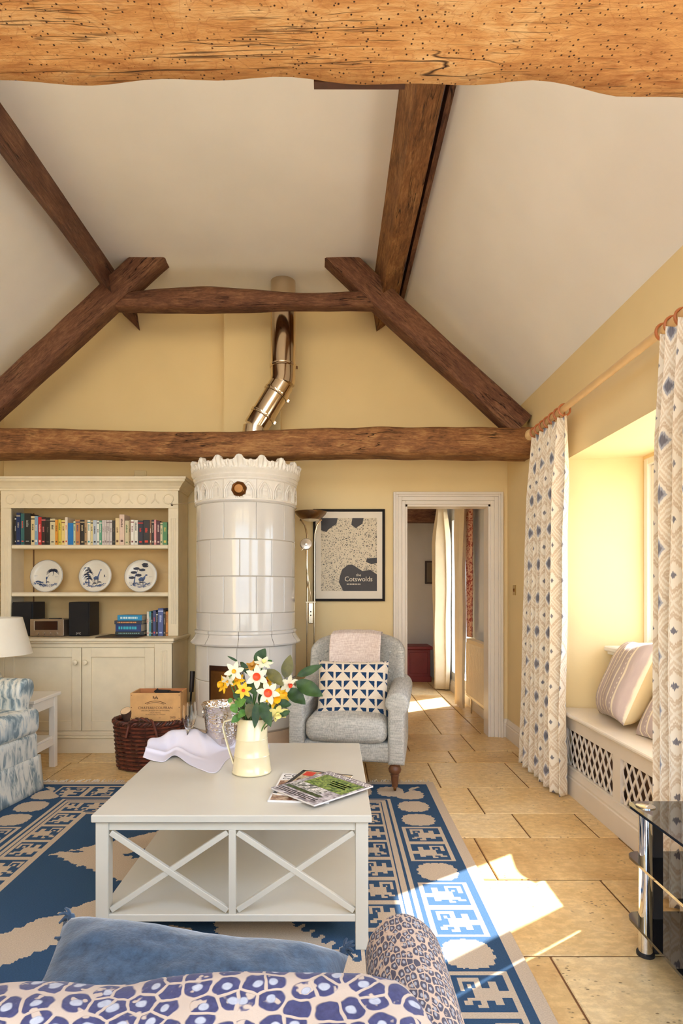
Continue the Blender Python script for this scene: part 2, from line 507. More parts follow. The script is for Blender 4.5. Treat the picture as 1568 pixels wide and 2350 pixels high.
# room beyond the doorway
b = MB(); b.box(-1.6, 1.9, 8.86, 9.0, -.02, 2.6); struct(b.build('wall_far_room', GREYW, smooth=0))
b = MB(); b.box(-1.6, -1.5, 5.41, 9, -.02, 2.6); struct(b.build('wall_far_room_left', GREYW, smooth=0))
b = MB(); b.box(1.54, 1.95, 5.41, 6.72, -.02, 2.6); b.box(1.54, 1.95, 7.68, 9, -.02, 2.6); b.box(1.54, 1.95, 6.72, 7.68, 2.2, 2.6); b.box(1.54, 1.95, 6.72, 7.68, -.02, .25)
struct(b.build('wall_far_room_right', M('pale_blue_plaster', (205, 207, 210), .85, var=.02), smooth=0))
struct(MB().box(-1.6, 1.9, 5.38, 9, 2.56, 2.66).build('ceiling_far_room', CREAMC, smooth=0))

# door casing: stepped architrave, lining
dr = struct(link('door_1', None)); dr.location = (0, 0, 0)
def casing(x0, x1, z1, w, y):
    for name, seq in (('casing_jamb', 'L'), ('casing_jamb', 'R'), ('casing_head', 'H')):
        b = MB()
        for a0, a1, d in ((0, w * .30, .022), (w * .30, w * .62, .030), (w * .62, w * .80, .036), (w * .80, w, .044)):
            if seq == 'L': b.box(x0 - a1, x0 - a0, y - d, y, 0, z1 + a1, .003)
            elif seq == 'R': b.box(x1 + a0, x1 + a1, y - d, y, 0, z1 + a1, .003)
            else: b.box(x0 - a0, x1 + a0, y - d + .0004, y, z1 + a0, z1 + a1, .003)
        b.build(name, TRIMW, dr, smooth=0)
casing(DX0, DX1, DZ, .108, YB)
b = MB(); b.box(DX0 - .002, DX0 + .018, YB - .012, YB + .15, 0, DZ); b.box(DX1 - .018, DX1 + .002, YB - .012, YB + .15, 0, DZ); b.box(DX0, DX1, YB - .012, YB + .15, DZ - .018, DZ + .002)
b.build('door_lining', TRIMW, dr, smooth=0)

def board(name, pts, h=.15, d=.022, parent=None):
    """skirting along a polyline with a moulded top"""
    b = MB()
    for (xa, ya), (xb, yb) in zip(pts[:-1], pts[1:]):
        dx, dy = xb - xa, yb - ya; L = math.hypot(dx, dy)
        T = Matrix.Translation((xa, ya, 0)) @ Matrix.Rotation(math.atan2(dy, dx), 4, 'Z')
        prof = [(0, 0), (d, 0), (d, h * .66), (d * .75, h * .70), (d * .82, h * .78), (d * .4, h * .90), (d * .35, h), (0, h)]
        b.prism([(0, p, z) for p, z in prof], (L, 0, 0), T=T)
    return b.build(name, TRIMW, parent, smooth=25)
struct(board('baseboard_right', [(XR, RY1), (XR, YB)], .16))
struct(board('baseboard_back', [(XR, YB), (DX1 + .109, YB)], .16))
struct(board('baseboard_left', [(XL, YB), (XL, YF)][::1], .15))
struct(board('baseboard_far_room', [(1.54, 5.5), (1.54, 8.86)], .14))

# ------------------------------------------------------------------ window in the recess
def glass_mat():
    t = NT('window_glass'); t.n.remove(t.bsdf)
    tr = t.n.new('ShaderNodeBsdfTransparent'); gl = t.n.new('ShaderNodeBsdfGlossy'); gl.inputs['Roughness'].default_value = 0.0
    fr = t.n.new('ShaderNodeLayerWeight'); fr.inputs[0].default_value = .5
    f = X(t, fr.outputs['Facing']); f = f * f * f * f * .5 + .03
    mx = t.n.new('ShaderNodeMixShader')
    t.l.new(f.s, mx.inputs[0]); t.l.new(tr.outputs[0], mx.inputs[1]); t.l.new(gl.outputs[0], mx.inputs[2]); t.l.new(mx.outputs[0], t.out.inputs[0])
    return t.mat
WGLASS = glass_mat()
def ring_frame(b, y0, y1, z0, z1, w, x0, x1, bev=.004):
    b.box(x0, x1, y0, y0 + w, z0, z1, bev); b.box(x0, x1, y1 - w, y1, z0, z1, bev)
    b.box(x0, x1, y0 + w, y1 - w, z0, z0 + w, bev); b.box(x0, x1, y0 + w, y1 - w, z1 - w, z1, bev)
win = struct(link('window_1', None))
b = MB(); ring_frame(b, 2.2, 3.845, .93, 2.15, .045, WX - .005, WX + .09); b.box(WX + .002, WX + .085, 3.10, 3.15, .975, 2.105, .004)
b.build('window_frame', WHITEP, win, smooth=0)
for y0, y1 in ((3.152, 3.80), (2.245, 3.098)):
    b = MB(); ring_frame(b, y0, y1, .976, 2.104, .05, WX + .018, WX + .065, .006)
    cs = b.build('casement', WHITEP, win, smooth=0)
    b = MB(); b.box(WX + .038, WX + .042, y0 + .049, y1 - .049, 1.025, 2.055); b.build('pane', WGLASS, cs, smooth=0)
b = MB(); b.box(1.77, WX + .01, 2.18, 3.878, .905, .94, .008); b.box(1.79, WX, 2.19, 3.87, .885, .906, .004)
b.build('window_sill', WHITEP, win, smooth=0)
# unseen glazing added behind the camera to brighten the room (frames with panes)
w2 = struct(link('added_window_2', None))
b = MB(); ring_frame(b, -1.6, 1.2, .6, 2.3, .06, XR + .03, XR + .12); b.box(XR + .04, XR + .11, -.23, -.17, .66, 2.24); b.build('window_frame', WHITEP, w2, smooth=0)
b = MB(); b.box(XR + .07, XR + .074, -1.54, 1.14, .66, 2.24); b.build('pane', WGLASS, w2, smooth=0)
d2 = struct(link('added_door_2', None))  # garden doors, unseen, added to let in more daylight
b = MB()
for x0, x1 in ((-2.65, -1.675), (-1.675, -.7), (-.7, .275), (.275, 1.25)):
    for q in ((x0, x0 + .05, 0, 2.6), (x1 - .05, x1, 0, 2.6), (x0, x1, 0, .12), (x0, x1, 2.53, 2.6)): b.box(q[0], q[1], YF - .1, YF - .04, q[2], q[3])
b.build('door_frame', WHITEP, d2, smooth=0)
b = MB(); b.box(-2.62, 1.22, YF - .072, YF - .068, .08, 2.56); b.build('pane', WGLASS, d2, smooth=0)
w4 = struct(link('added_roof_glazing', None))  # glazed roof, unseen, added to raise the room's light evenly
b = MB()
for y in (YF - .05, -1.63, -.66, YG - .02):
    P = roof_line(y)
    for a_, c_ in zip(P[:-1], P[1:]): b.tube([a_, c_], .03, 6)
b.build('added_glazing_bars', WHITEP, w4, smooth=0)
for k in range(3):
    A_, B_ = roof_line(YF - .05), roof_line(YG)
    b = MB(); b.add([A_[k], A_[k + 1], B_[k + 1], B_[k]], [(0, 1, 2, 3)]); b.build('pane', WGLASS, w4, smooth=0)
w3 = struct(link('window_3', None))
b = MB(); ring_frame(b, 6.72, 7.68, .25, 2.2, .05, 1.86, 1.93); b.build('window_frame', WHITEP, w3, smooth=0)
b = MB(); b.box(1.89, 1.894, 6.76, 7.64, .29, 2.16); b.build('pane', WGLASS, w3, smooth=0)
struct(MB().box(-40, 40, -40, 50, -.3, -.2).build('terrace_ground', M('terrace_gravel', (178, 170, 150), .9, var=.1, vscale=3), smooth=0))

# ------------------------------------------------------------------ beams
OAK = wood_mat('old_oak', '50301e', '8a5e3a', 'b98c5a')
OAKRED = wood_mat('red_oak', '42281f', '6b4736', '8f6a4e')
OAKLIGHT = wood_mat('worm_eaten_oak', '965c2e', 'c8945a', 'dfba86', holes=True)
def chamfer_rect(w, h, c=.02):
    return [(-w/2 + c, -h/2), (w/2 - c, -h/2), (w/2, -h/2 + c), (w/2, h/2 - c), (w/2 - c, h/2), (-w/2 + c, h/2), (-w/2, h/2 - c), (-w/2, -h/2 + c)]
def beam(name, mat, L, prof, seed, amp=.012, n=40, sub=4, f=None, ends=True):
    """timber along local X with profile (y, z), hewn wavy"""
    P = []
    for i in range(len(prof)):
        a, c = Vector(prof[i]), Vector(prof[(i + 1) % len(prof)])
        k = max(1, min(sub, int((c - a).length / .03)))
        for j in range(k): P.append(a.lerp(c, j / k))
    cen = sum(P, Vector((0, 0))) / len(P)
    k = len(P); vs = []
    for i in range(n + 1):
        x = L * i / n
        for p in P:
            d = (p - cen).normalized()
            o = amp * (nz(x * 1.1 + seed, p.x * 4, p.y * 4 + seed) + .45 * nz(x * 4.3 + seed * 2, p.x * 9, p.y * 9))
            q = p + d * o
            y, z = q.x, q.y
            if f: y, z = f(x, y, z)
            vs.append((x, y, z))
    fs = [(i * k + j, i * k + (j + 1) % k, (i + 1) * k + (j + 1) % k, (i + 1) * k + j) for i in range(n) for j in range(k)]
    fs += [tuple(range(k))[::-1], tuple(n * k + j for j in range(k))]
    fs = [q[::-1] for q in fs] if sum(P[i].x * P[(i+1) % k].y - P[(i+1) % k].x * P[i].y for i in range(k)) < 0 else fs
    return MB().add(vs, fs).build(name, mat, smooth=50)

# far tie beam of the roof truss
tb = beam('tie_beam', OAK, XR - XL + .06, chamfer_rect(.24, .205, .022), 3.1, .020, 90,
          f=lambda x, y, z: (y, z + (.014 * math.sin(x * 1.7 + 1.2) if z > 0 else .006 * math.sin(x * 2.3))))
tb.location = (XL - .03, 4.70, 2.452)
tag(tb, 'long wavy oak tie beam crossing the far end of the room above the tiled stove', 'beam')
# near tie beam right above the camera
def fbe(x, y, z):
    px = x + XL
    if y > 0: y += .03 * max(0, min(1, (px - .42) / .2)) + .008 * math.sin(px * 9) + .004 * math.sin(px * 23)
    return y, z
fb = beam('tie_beam', OAKLIGHT, XR - XL + .06, chamfer_rect(.34, .26, .03), 9.7, .012, 120, 6, f=fbe)
fb.location = (XL - .03, 1.075, 2.475)
tag(fb, 'broad honey-coloured worm-eaten oak beam across the very top of the picture', 'beam')
sp = MB(); sp.add([(0, 0, 0), (.19, .002, .004), (.19, .028, .006), (0, .018, .001), (0, 0, -.012), (.19, .002, -.004), (.19, .026, -.004), (0, .016, -.012)],
                  [(0, 1, 2, 3), (7, 6, 5, 4), (0, 4, 5, 1), (1, 5, 6, 2), (2, 6, 7, 3), (3, 7, 4, 0)])
o = sp.build('splinter', M('splinter_dark', (74, 44, 30), .8, var=.2, vscale=30), fb); o.location = (-.04 - XL + .03, .145, -.118)
# principal rafters
def rafter(x0, z0, x1, z1, y, w, h, seed, label):
    L = math.hypot(x1 - x0, z1 - z0)
    o = beam('principal_rafter', OAKRED, L, chamfer_rect(w, h, .010), seed, .010, 50)
    d = Vector((x1 - x0, 0, z1 - z0)).normalized()
    yd = Vector((0, 1, 0)) if d.x > 0 else Vector((0, -1, 0))
    o.matrix_world = frame((x0, y, z0), d, yd)
    return tag(o, label, 'beam')
dR = Vector((1.32, -1.215)).normalized(); nR = Vector((-dR.y, dR.x)) * -1
mR = Vector((.219, 3.876)) - Vector((.68, .735)) * .098
ra = mR - dR * .30; rb = mR + dR * 1.80
rafter(ra.x, ra.y, rb.x, rb.y, 4.665, .15, .19, 21.0, 'dark oak principal rafter sloping down to the right above the doorway')
sym = lambda x: CL + CR - x
rafter(sym(rb.x) , rb.y, sym(ra.x), ra.y, 4.665, .15, .19, 33.0, 'dark oak principal rafter sloping down to the left above the bookcase')
co = beam('collar_beam', OAKRED, 2.02, chamfer_rect(.13, .135, .02), 47.0, .013, 70, f=lambda x, y, z: (y, z + (.02 * math.sin((x - .3) * 3.6) if z > 0 else -.006 * math.sin(x * 2))))
co.location = (-1.70, 4.665, 3.578)
tag(co, 'short bowed collar beam between the two rafters in front of the flue', 'beam')
# purlins (profile in world x, z) run the length of the room to the gable
def purlin(prof, seed, label, extra=None):
    P = [(-x, z - 3.75) for x, z in prof]
    o = beam('purlin', OAK if extra else OAKRED, YB - YF - .02, P, seed, .008, 90)
    o.location = (0, YF + .01, 3.75); o.rotation_euler = (0, 0, R(90))
    if extra:
        q = beam('batten', OAKRED, YB - YF - .02, [(-x, z - 3.75) for x, z in extra], seed + 5, .004, 60); q.parent = o
    return tag(o, label, 'beam')
pr = [(.335, 3.90), (.385, 3.60), (.535, 3.70), (.53, 3.90)]
purlin(pr, 55.0, 'thick oak purlin running back along the right side of the ceiling', [(.562, 3.735), (.594, 3.735), (.594, 3.83), (.562, 3.83)])
purlin([(-1.768, 3.92), (-1.714, 3.60), (-1.855, 3.74), (-1.89, 3.92)], 66.0, 'dark oak purlin running back along the left side of the ceiling')

# ------------------------------------------------------------------ tiled stove
CERAM = M('white_glaze', (207, 203, 197), 0.12, var=0.02, vscale=3, coat=0.4, coatr=0.05)
CERAMR = M('white_glaze_relief', (224, 218, 208), 0.2, var=0.03, vscale=20, bump=0.25, bscale=60)
JOINT = M('stove_joint', (198, 186, 170), 0.8)
BRASS = M('aged_brass', (128, 86, 48), 0.34, 1.0, var=0.12, vscale=14)
SX, SY, SR = -.676, 4.60, .378
stove = thing('tiled_stove', 'tall round white glazed tiled stove with a lacy crown and brass vent', 'stove', (SX, SY, 0), R(8.4))
def pol(r, a, z): return (r * math.sin(a), -r * math.cos(a), z)
b = MB(); b.lathe([(SR - .010, 1.0), (SR - .010, 2.24), (.0001, 2.24)], 64); b.lathe([(.375, .34), (.375, .9)], 64)
b.build('core', JOINT, stove)
def tile_mesh(r, dz, da, g=.0009):
    b = MB(); n = 9; e = .004; ea = e / r; ga = g / r
    us = [-da/2 + ga, -da/2 + ga + ea] + [-da/2 + ga + ea + (da - 2*ga - 2*ea) * i / n for i in range(1, n)] + [da/2 - ga - ea, da/2 - ga]
    vs_ = [g, g + e, dz - g - e, dz - g]
    k = len(us)
    def rr(i, j): return r - (.0018 if i in (0, k - 1) or j in (0, 3) else 0)
    vs = [pol(rr(i, j), us[i], vs_[j]) for j in range(4) for i in range(k)]
    fs = [(j*k + i, j*k + i + 1, (j+1)*k + i + 1, (j+1)*k + i) for j in range(3) for i in range(k - 1)]
    o = len(vs)
    ring = [i for i in range(k)] + [j*k + k - 1 for j in range(1, 4)] + [3*k + i for i in range(k - 2, -1, -1)] + [j*k for j in range(2, 0, -1)]
    vs += [tuple(Vector((vs[i][0], vs[i][1], 0)) * ((r - .012) / math.hypot(vs[i][0], vs[i][1])) + Vector((0, 0, vs[i][2]))) for i in ring]
    m_ = len(ring)
    fs += [(ring[i], o + i, o + (i + 1) % m_, ring[(i + 1) % m_])[::1] for i in range(m_)]
    b.add(vs, fs)
    return b
def tile_row(name, r, z0, z1, off, n=10, skip=None, mat=CERAM):
    first = None
    for k in range(n):
        a = off + k * 2 * math.pi / n
        deg = (math.degrees(a) + 180) % 360 - 180
        if skip and skip(deg): continue
        if first is None: o = first = tile_mesh(r, z1 - z0, 2 * math.pi / n).build(name, mat, stove, smooth=14)
        else: o = first.copy(); COL.objects.link(o)
        o.location = (0, 0, z0); o.rotation_euler = (0, 0, a)
ODD, EVEN = R(-25 + 18), R(-7 + 18)
tile_row('glazed_tile', SR, 1.669, 1.935, ODD); tile_row('glazed_tile', SR, 1.403, 1.667, EVEN)
tile_row('glazed_tile', SR, 1.137, 1.401, ODD); tile_row('glazed_tile', SR, 1.006, 1.135, EVEN)
tile_row('glazed_tile', .386, .640, .892, R(-10 + 18)); tile_row('glazed_tile', .386, .372, .638, R(8 + 18))
def ring_part(name, prof, mat=CERAM):
    return MB().lathe(prof, 72).build(name, mat, stove, smooth=40)
for k in range(10):                                     # flared belt in pieces
    a0 = R(-8 + 36 * k) - R(90); g = .004
    MB().lathe([(.30, 1.006), (.384, 1.006), (.392, 1.0), (.392, .985), (.384, .977), (.387, .965), (.398, .945), (.418, .922), (.422, .912), (.418, .902), (.404, .896), (.30, .892)], 10, a0=a0 + g, a1=a0 + R(36) - g).build('belt_tile', CERAM, stove, smooth=40)
ring_part('base_moulding', [(.36, .372), (.395, .372), (.41, .36), (.425, .33), (.43, .30), (.415, .285), (.36, .285)])
ring_part('plinth', [(.40, .286), (.425, .282), (.43, .03), (.435, .0), (.001, .0)], M('plinth_glaze', (214, 190, 165), .3))
ring_part('frieze_bead', [(.36, 1.934), (.383, 1.934), (.391, 1.942), (.383, 1.952), (.36, 1.952)])
FR = .384
for k in range(10):                                     # frieze: ten tiles with twin gothic arches in relief
    a0 = R(36 * k - 25) - R(90)
    b = MB(); b.lathe([(.34, 1.952), (FR, 1.952), (FR, 2.095), (.34, 2.095)], 8, a0=a0 + .003, a1=a0 + R(36) - .003)
    for q in range(2):
        c0 = a0 + R(9 + 18 * q)
        for sc, rad in ((1.0, .0065), (.66, .005)):
            pts = []
            for i in range(15):
                s_ = -1 + 2 * i / 14
                wa = R(7.6) * sc
                if abs(s_) > .55: da = wa * (1 if s_ > 0 else -1) ; zz = 1.962 + (1 - abs(s_)) / .45 * .055
                else: da = wa * (s_ / .55); zz = 2.017 + .066 * sc * (1 - (abs(s_) / .55) ** 1.7)
                pts.append(((FR + .002) * math.cos(c0 + da), (FR + .002) * math.sin(c0 + da), zz))
            b.tube(pts, rad, 6)
        b.lathe([(FR - .002, 1.972), (FR + .007, 1.985), (FR + .010, 2.005), (FR + .004, 2.018), (FR + .008, 2.032), (FR - .002, 2.05)], 4, a0=c0 - R(2.6), a1=c0 + R(2.6))
    b.build('frieze_tile', CERAMR, stove, smooth=40)
ring_part('cornice', [(.34, 2.095), (.388, 2.095), (.394, 2.102), (.39, 2.112), (.396, 2.120), (.402, 2.132), (.398, 2.14), (.402, 2.150), (.412, 2.162), (.416, 2.174), (.34, 2.176)], CERAMR)
first = None
for k in range(16):
    a = R(22.5 * k)
    if first is None:
        b = MB(); n = 40; rows_ = 10
        def top(t):
            h = .046 + .006 * math.cos(t * math.pi)
            for cx_, cz_, rr_ in ((0, .068, .030), (-.34, .050, .020), (.34, .050, .020), (-.66, .044, .014), (.66, .044, .014), (-1.0, .046, .018), (1.0, .046, .018)):
                d = (t - cx_) * .083
                if abs(d) < rr_: h = max(h, cz_ + math.sqrt(rr_ ** 2 - d * d) * .85)
            return h
        def outer(u, v):
            t = -1 + 2 * u; h = top(t); z = v * h
            r = .406 + .010 * v + .007 * nz(t * 7, z * 90, 2) + .006 * math.cos(t * 14) * (1 if .2 < v < .85 else .2) + .009 * math.exp(-((v - .72) / .2) ** 2) * math.exp(-(t / .22) ** 2)
            return pol(r, t * R(11.25), 2.172 + z)
        def inner(u, v):
            t = -1 + 2 * u; return pol(.386, t * R(11.25), 2.172 + v * top(t))
        b.grid(outer, n, rows_); b.grid(inner, n, 2, flip=True)
        b.grid(lambda u, v: Vector(outer(u, 1)).lerp(Vector(inner(u, 1)), v), n, 1)
        o = first = b.build('crest_ornament', CERAMR, stove, smooth=60)
    else: o = first.copy(); COL.objects.link(o)
    o.rotation_euler = (0, 0, a + R(-7.0))
# brass damper knob and fire door
dk = MB(); T = frame(pol(FR + .002, R(-7.5), 2.022), pol(1, R(-7.5) + R(90), 0), (0, 0, 1))
dk.lathe([(.0001, .024), (.030, .022), (.036, .014), (.040, .012), (.046, .016), (.052, .010), (.055, .0), (.050, -.004)], 28, T=T, f=lambda r, z, a: r * (1 + (.035 * math.sin(a * 8) if r > .045 else 0)))
dk.build('brass_vent', BRASS, stove)
fd = MB()
for r0, r1, z0, z1, a0, a1 in ((.380, .394, .44, .76, -42, -5),):
    fd.lathe([(r0, z0), (r1, z0), (r1, z1), (r0, z1)], 14, a0=R(a0 - 90), a1=R(a1 - 90))
o = fd.build('fire_door_frame', M('dark_bronze', (70, 42, 28), .4, .8), stove)
MB().lathe([(.395, .475), (.401, .48), (.401, .72), (.395, .725)], 12, a0=R(-39 - 90), a1=R(-8 - 90)).build('fire_door', BRASS, stove)

# flue
STEEL = M('polished_steel', (214, 196, 170), 0.12, 1.0, var=0.05)
FY, FRD = 4.96, .104
flue = thing('flue_pipe', 'polished steel flue pipe with a double bend rising above the stove', 'flue pipe', (-.656, FY, 2.245))
p0, p1, p2, p3 = Vector((0, 0, .0)), Vector((0, 0, .41)), Vector((.236, 0, .80)), Vector((.236, 0, 1.64))
dd = (p2 - p1).normalized()
MB().tube([p0, p1 - Vector((0, 0, .03)), p1 + dd * .012], FRD, 28).build('lower_pipe', STEEL, flue)
MB().tube([p1 + dd * .01, p2 - dd * .01], FRD - .002, 28).build('slanted_pipe', STEEL, flue)
MB().tube([p2 - dd * .015, p2 + Vector((0, 0, .03)), p3], FRD, 28).build('upper_pipe', STEEL, flue)
def band(c, d, name='clamp_band', r=FRD):
    d = Vector(d).normalized(); u = d.orthogonal().normalized(); T = frame(c, u, d.cross(u))
    bb = MB().lathe([(r, -.014), (r + .006, -.011), (r + .004, 0), (r + .006, .011), (r, .014)], 28, T=T)
    bb.box(r - .005, r + .02, -.006, .006, -.012, .012, T=T @ Matrix.Rotation(R(-30), 4, 'Z'))
    bb.build(name, STEEL, flue)
band(p2 + Vector((0, 0, .13)), (0, 0, 1)); band(p2 - dd * .11, dd); band(p1 + dd * .13, dd)

# ------------------------------------------------------------------ bookcase
bc = thing('bookcase', 'cream painted dresser bookcase with carved frieze and panelled doors', 'bookcase', (-2.03, 5.25, 0))
BXL, BXR = -.74, .74               # local extents
UF, LF = -.30, -.51                # upper / lower front (local y)
def part(name, f, mat=CREAMP, parent=bc, smooth=0):
    b = MB(); f(b); return b.build(name, mat, parent, smooth)
for s in (-1, 1):
    part('side_panel', lambda b: b.box(s * .74, s * .70, UF, -.0, .92, 2.10))
    def stile(b, s=s):
        x0, x1 = (.655, .74) if s > 0 else (-.74, -.655)
        b.box(x0, x1, UF - .018, UF + .004, .92, 1.985, .003)
        for q in (.3, .5, .7):
            xx = x0 + (x1 - x0) * q
            b.box(xx - .006, xx + .006, UF - .0215, UF - .017, 1.02, 1.90, .002)
    part('stile', stile)
    part('base_side', lambda b: b.box(s * .74, s * .70, LF, 0, .10, .89))
    def bst(b, s=s):
        x0, x1 = (.60, .74) if s > 0 else (-.74, -.60)
        b.box(x0, x1, LF - .004, LF + .018, .13, .888, .003)
        for q in (.3, .5, .7):
            xx = x0 + (x1 - x0) * (q * .7 + .2 if s > 0 else q * .7 + .1)
            b.box(xx - .006, xx + .006, LF - .009, LF - .003, .20, .82, .002)
    part('base_stile', bst)
part('back_panel', lambda b: b.box(-.72, .72, -.02, 0, .10, 2.10), M('cabinet_back_paint', (214, 182, 126), .55, var=.04))
part('frieze_board', lambda b: b.box(-.74, .74, UF - .018, UF + .01, 1.985, 2.14, .002))
def corn(b):
    prof = [(0, 2.13), (.012, 2.13), (.012, 2.145), (.02, 2.15), (.03, 2.165), (.05, 2.185), (.072, 2.2), (.072, 2.215), (.082, 2.215), (.082, 2.235), (0, 2.235)]
    for k in range(len(prof) - 1):
        (d0, z0), (d1, z1) = prof[k], prof[k + 1]
        ring = lambda d, z: [(-.74 - d, 0, z), (-.74 - d, UF - .018 - d, z), (.74 + d, UF - .018 - d, z), (.74 + d, 0, z)]
        A, B = ring(d0, z0), ring(d1, z1)
        b.add(A + B, [(i, i + 1, 5 + i, 4 + i) for i in range(3)])
    b.box(-.74, .74, UF, 0, 2.10, 2.234)
part('cornice', corn)
for k in range(7):
    x = -.655 + k * .2185
    b = MB(); b.tube([(x + .040 * math.cos(t), UF - .019, 2.062 + .040 * math.sin(t)) for t in [2 * math.pi * i / 24 for i in range(24)]], .0065, 6, closed=True)
    b.build('motif_ring', CREAMP, bc)
    if k < 6:
        x += .109
        b = MB(); b.tube([(x, UF - .019, 2.105), (x, UF - .019, 2.06)], .0055, 6)
        for s in (-1, 1): b.tube([(x, UF - .019, 2.065), (x + s * .012, UF - .019, 2.045), (x + s * .034, UF - .019, 2.026)], .0055, 6)
        b.build('motif_fork', CREAMP, bc)
for z in (1.682, 1.284):
    def shelf(b, z=z): b.box(-.70, .70, UF + .004, -.02, z - .022, z, .003); b.box(-.655, .655, UF - .012, UF + .006, z - .034, z - .003, .006)
    part('shelf', shelf)
part('shelf_rack', lambda b: b.box(-.618, -.608, -.026, -.018, .92, 1.98), M('rack_strip', (120, 84, 52), .6))
part('counter', lambda b: (b.box(-.765, .765, LF - .035, 0, .893, .918, .006), b.box(-.755, .755, LF - .02, 0, .878, .894, .004)))
part('base_rail', lambda b: (b.box(-.60, .60, LF, LF + .02, .845, .88), b.box(-.60, .60, LF, LF + .02, .13, .175)))
part('plinth', lambda b: (b.box(-.75, .75, LF - .012, 0, 0, .118, .003), b.box(-.76, .76, LF - .022, 0, .118, .138, .007), b.box(-.755, .755, LF - .014, 0, .138, .16, .005)))
part('base_infill_board', lambda b: b.box(-.69, .69, LF + .03, -.02, .16, .87))  # plain cream block filling the base behind the doors
for s, x0, x1 in ((-1, -.598, .014), (1, .020, .598)):
    def door(b):
        w = .075; y0, y1 = LF - .003, LF + .019
        b.box(x0, x0 + w, y0, y1, .178, .842, .002); b.box(x1 - w, x1, y0, y1, .178, .842, .002)
        b.box(x0 + w, x1 - w, y0, y1, .178, .178 + w, .002); b.box(x0 + w, x1 - w, y0, y1, .842 - w, .842, .002)
        b.box(x0 + w - .002, x1 - w + .002, y0 + .015, y1, .25, .77)
    d = part('door', door)
    kx = x1 - .036 if s < 0 else x0 + .036
    k = MB(); k.lathe([(.010, 0), (.010, .012), (.017, .018), (.021, .028), (.018, .038), (.0001, .042)], 16, T=frame((kx, LF - .003, .728), (1, 0, 0), (0, 0, 1)))
    k.build('knob', CREAMP, d, 50)
b = MB(); b.lathe([(.0001, .010), (.008, .008), (.010, 0)], 14, T=frame((.688, UF - .019, 2.012), (1, 0, 0), (0, 0, 1))); b.build('key_escutcheon', M('black_iron', (28, 24, 22), .5, .6), bc)
cw = MB(); cw.tube([(-1.342, 4.918, 2.012), (-1.19, 4.80, 2.006), (-1.055, 4.655, 2.004)], .0022, 6)
tag(cw.build('damper_wire', M('wire_steel', (190, 176, 158), .3, .9)), 'thin taut wire from the bookcase frieze to the stove', 'wire')

# books
PAGE = M('book_pages', (226, 214, 190), .8, var=.06, vscale=60)
ORD = ['first', 'second', 'third', 'fourth', 'fifth', 'sixth', 'seventh', 'eighth', 'ninth', 'tenth', 'eleventh', 'twelfth', 'thirteenth', 'fourteenth', 'fifteenth', 'sixteenth', 'seventeenth', 'eighteenth', 'nineteenth',
       'twentieth', 'twenty-first', 'twenty-second', 'twenty-third', 'twenty-fourth', 'twenty-fifth']
def book(cx, yf, z, w, h, d, c, c2, label, group, flat=False, rz=0.0):
    """spine faces -y; a flat book lies with its spine towards the room"""
    root = thing('book', label, 'book', (cx, yf, z), rz, group)
    cm = M('cover_%02x%02x%02x' % tuple(c), c, .4, var=.05, vscale=30); tm = M('print_%02x%02x%02x' % tuple(c2), c2, .5, var=0)
    t = .0022
    b = MB()
    if not flat:
        b.box(-w/2, w/2, 0, .004, 0, h, .0012); b.box(-w/2, -w/2 + t, .003, d, 0, h); b.box(w/2 - t, w/2, .003, d, 0, h)
        b.build('cover', cm, root, 0)
        b = MB(); b.box(-w/2 + t, w/2 - t, .004, d - .004, .003, h - .004); b.build('page_block', PAGE, root, 0)
        b = MB(); random.seed(int(abs(cx) * 9999) + int(h * 1e4))
        zz = h * random.uniform(.45, .6)
        for k in range(random.randint(4, 9)):
            s_ = random.uniform(.005, .010); b.box(-w * .2, w * random.uniform(.05, .2), -.0004, .001, zz, zz + s_ * .7); zz += s_
        q = MB(); q.box(-w * .25, w * .25, -.0004, .001, h * .10, h * .10 + random.uniform(.006, .02)); q.build('spine_mark', tm, root, 0)
        if random.random() < .4: q = MB(); q.box(-w * .5, w * .5, -.0003, .001, h * .88, h * .92); q.build('spine_band', tm, root, 0)
    else:
        b.box(-w/2, w/2, 0, .004, 0, h, .0012); b.box(-w/2, w/2, .003, d, 0, t); b.box(-w/2, w/2, .003, d, h - t, h)
        b.build('cover', cm, root, 0)
        b = MB(); b.box(-w/2 + .003, w/2 - .003, .004, d - .004, t, h - t); b.build('page_block', PAGE, root, 0)
        b = MB(); xx = -w * .38
        while xx < w * .3:
            s_ = random.uniform(.008, .02); b.box(xx, xx + s_ * .7, -.0004, .001, h * .32, h * .68); xx += s_
    b.build('spine_print', tm, root, 0)
    return root
W_, K_ = (232, 226, 214), (38, 34, 34)
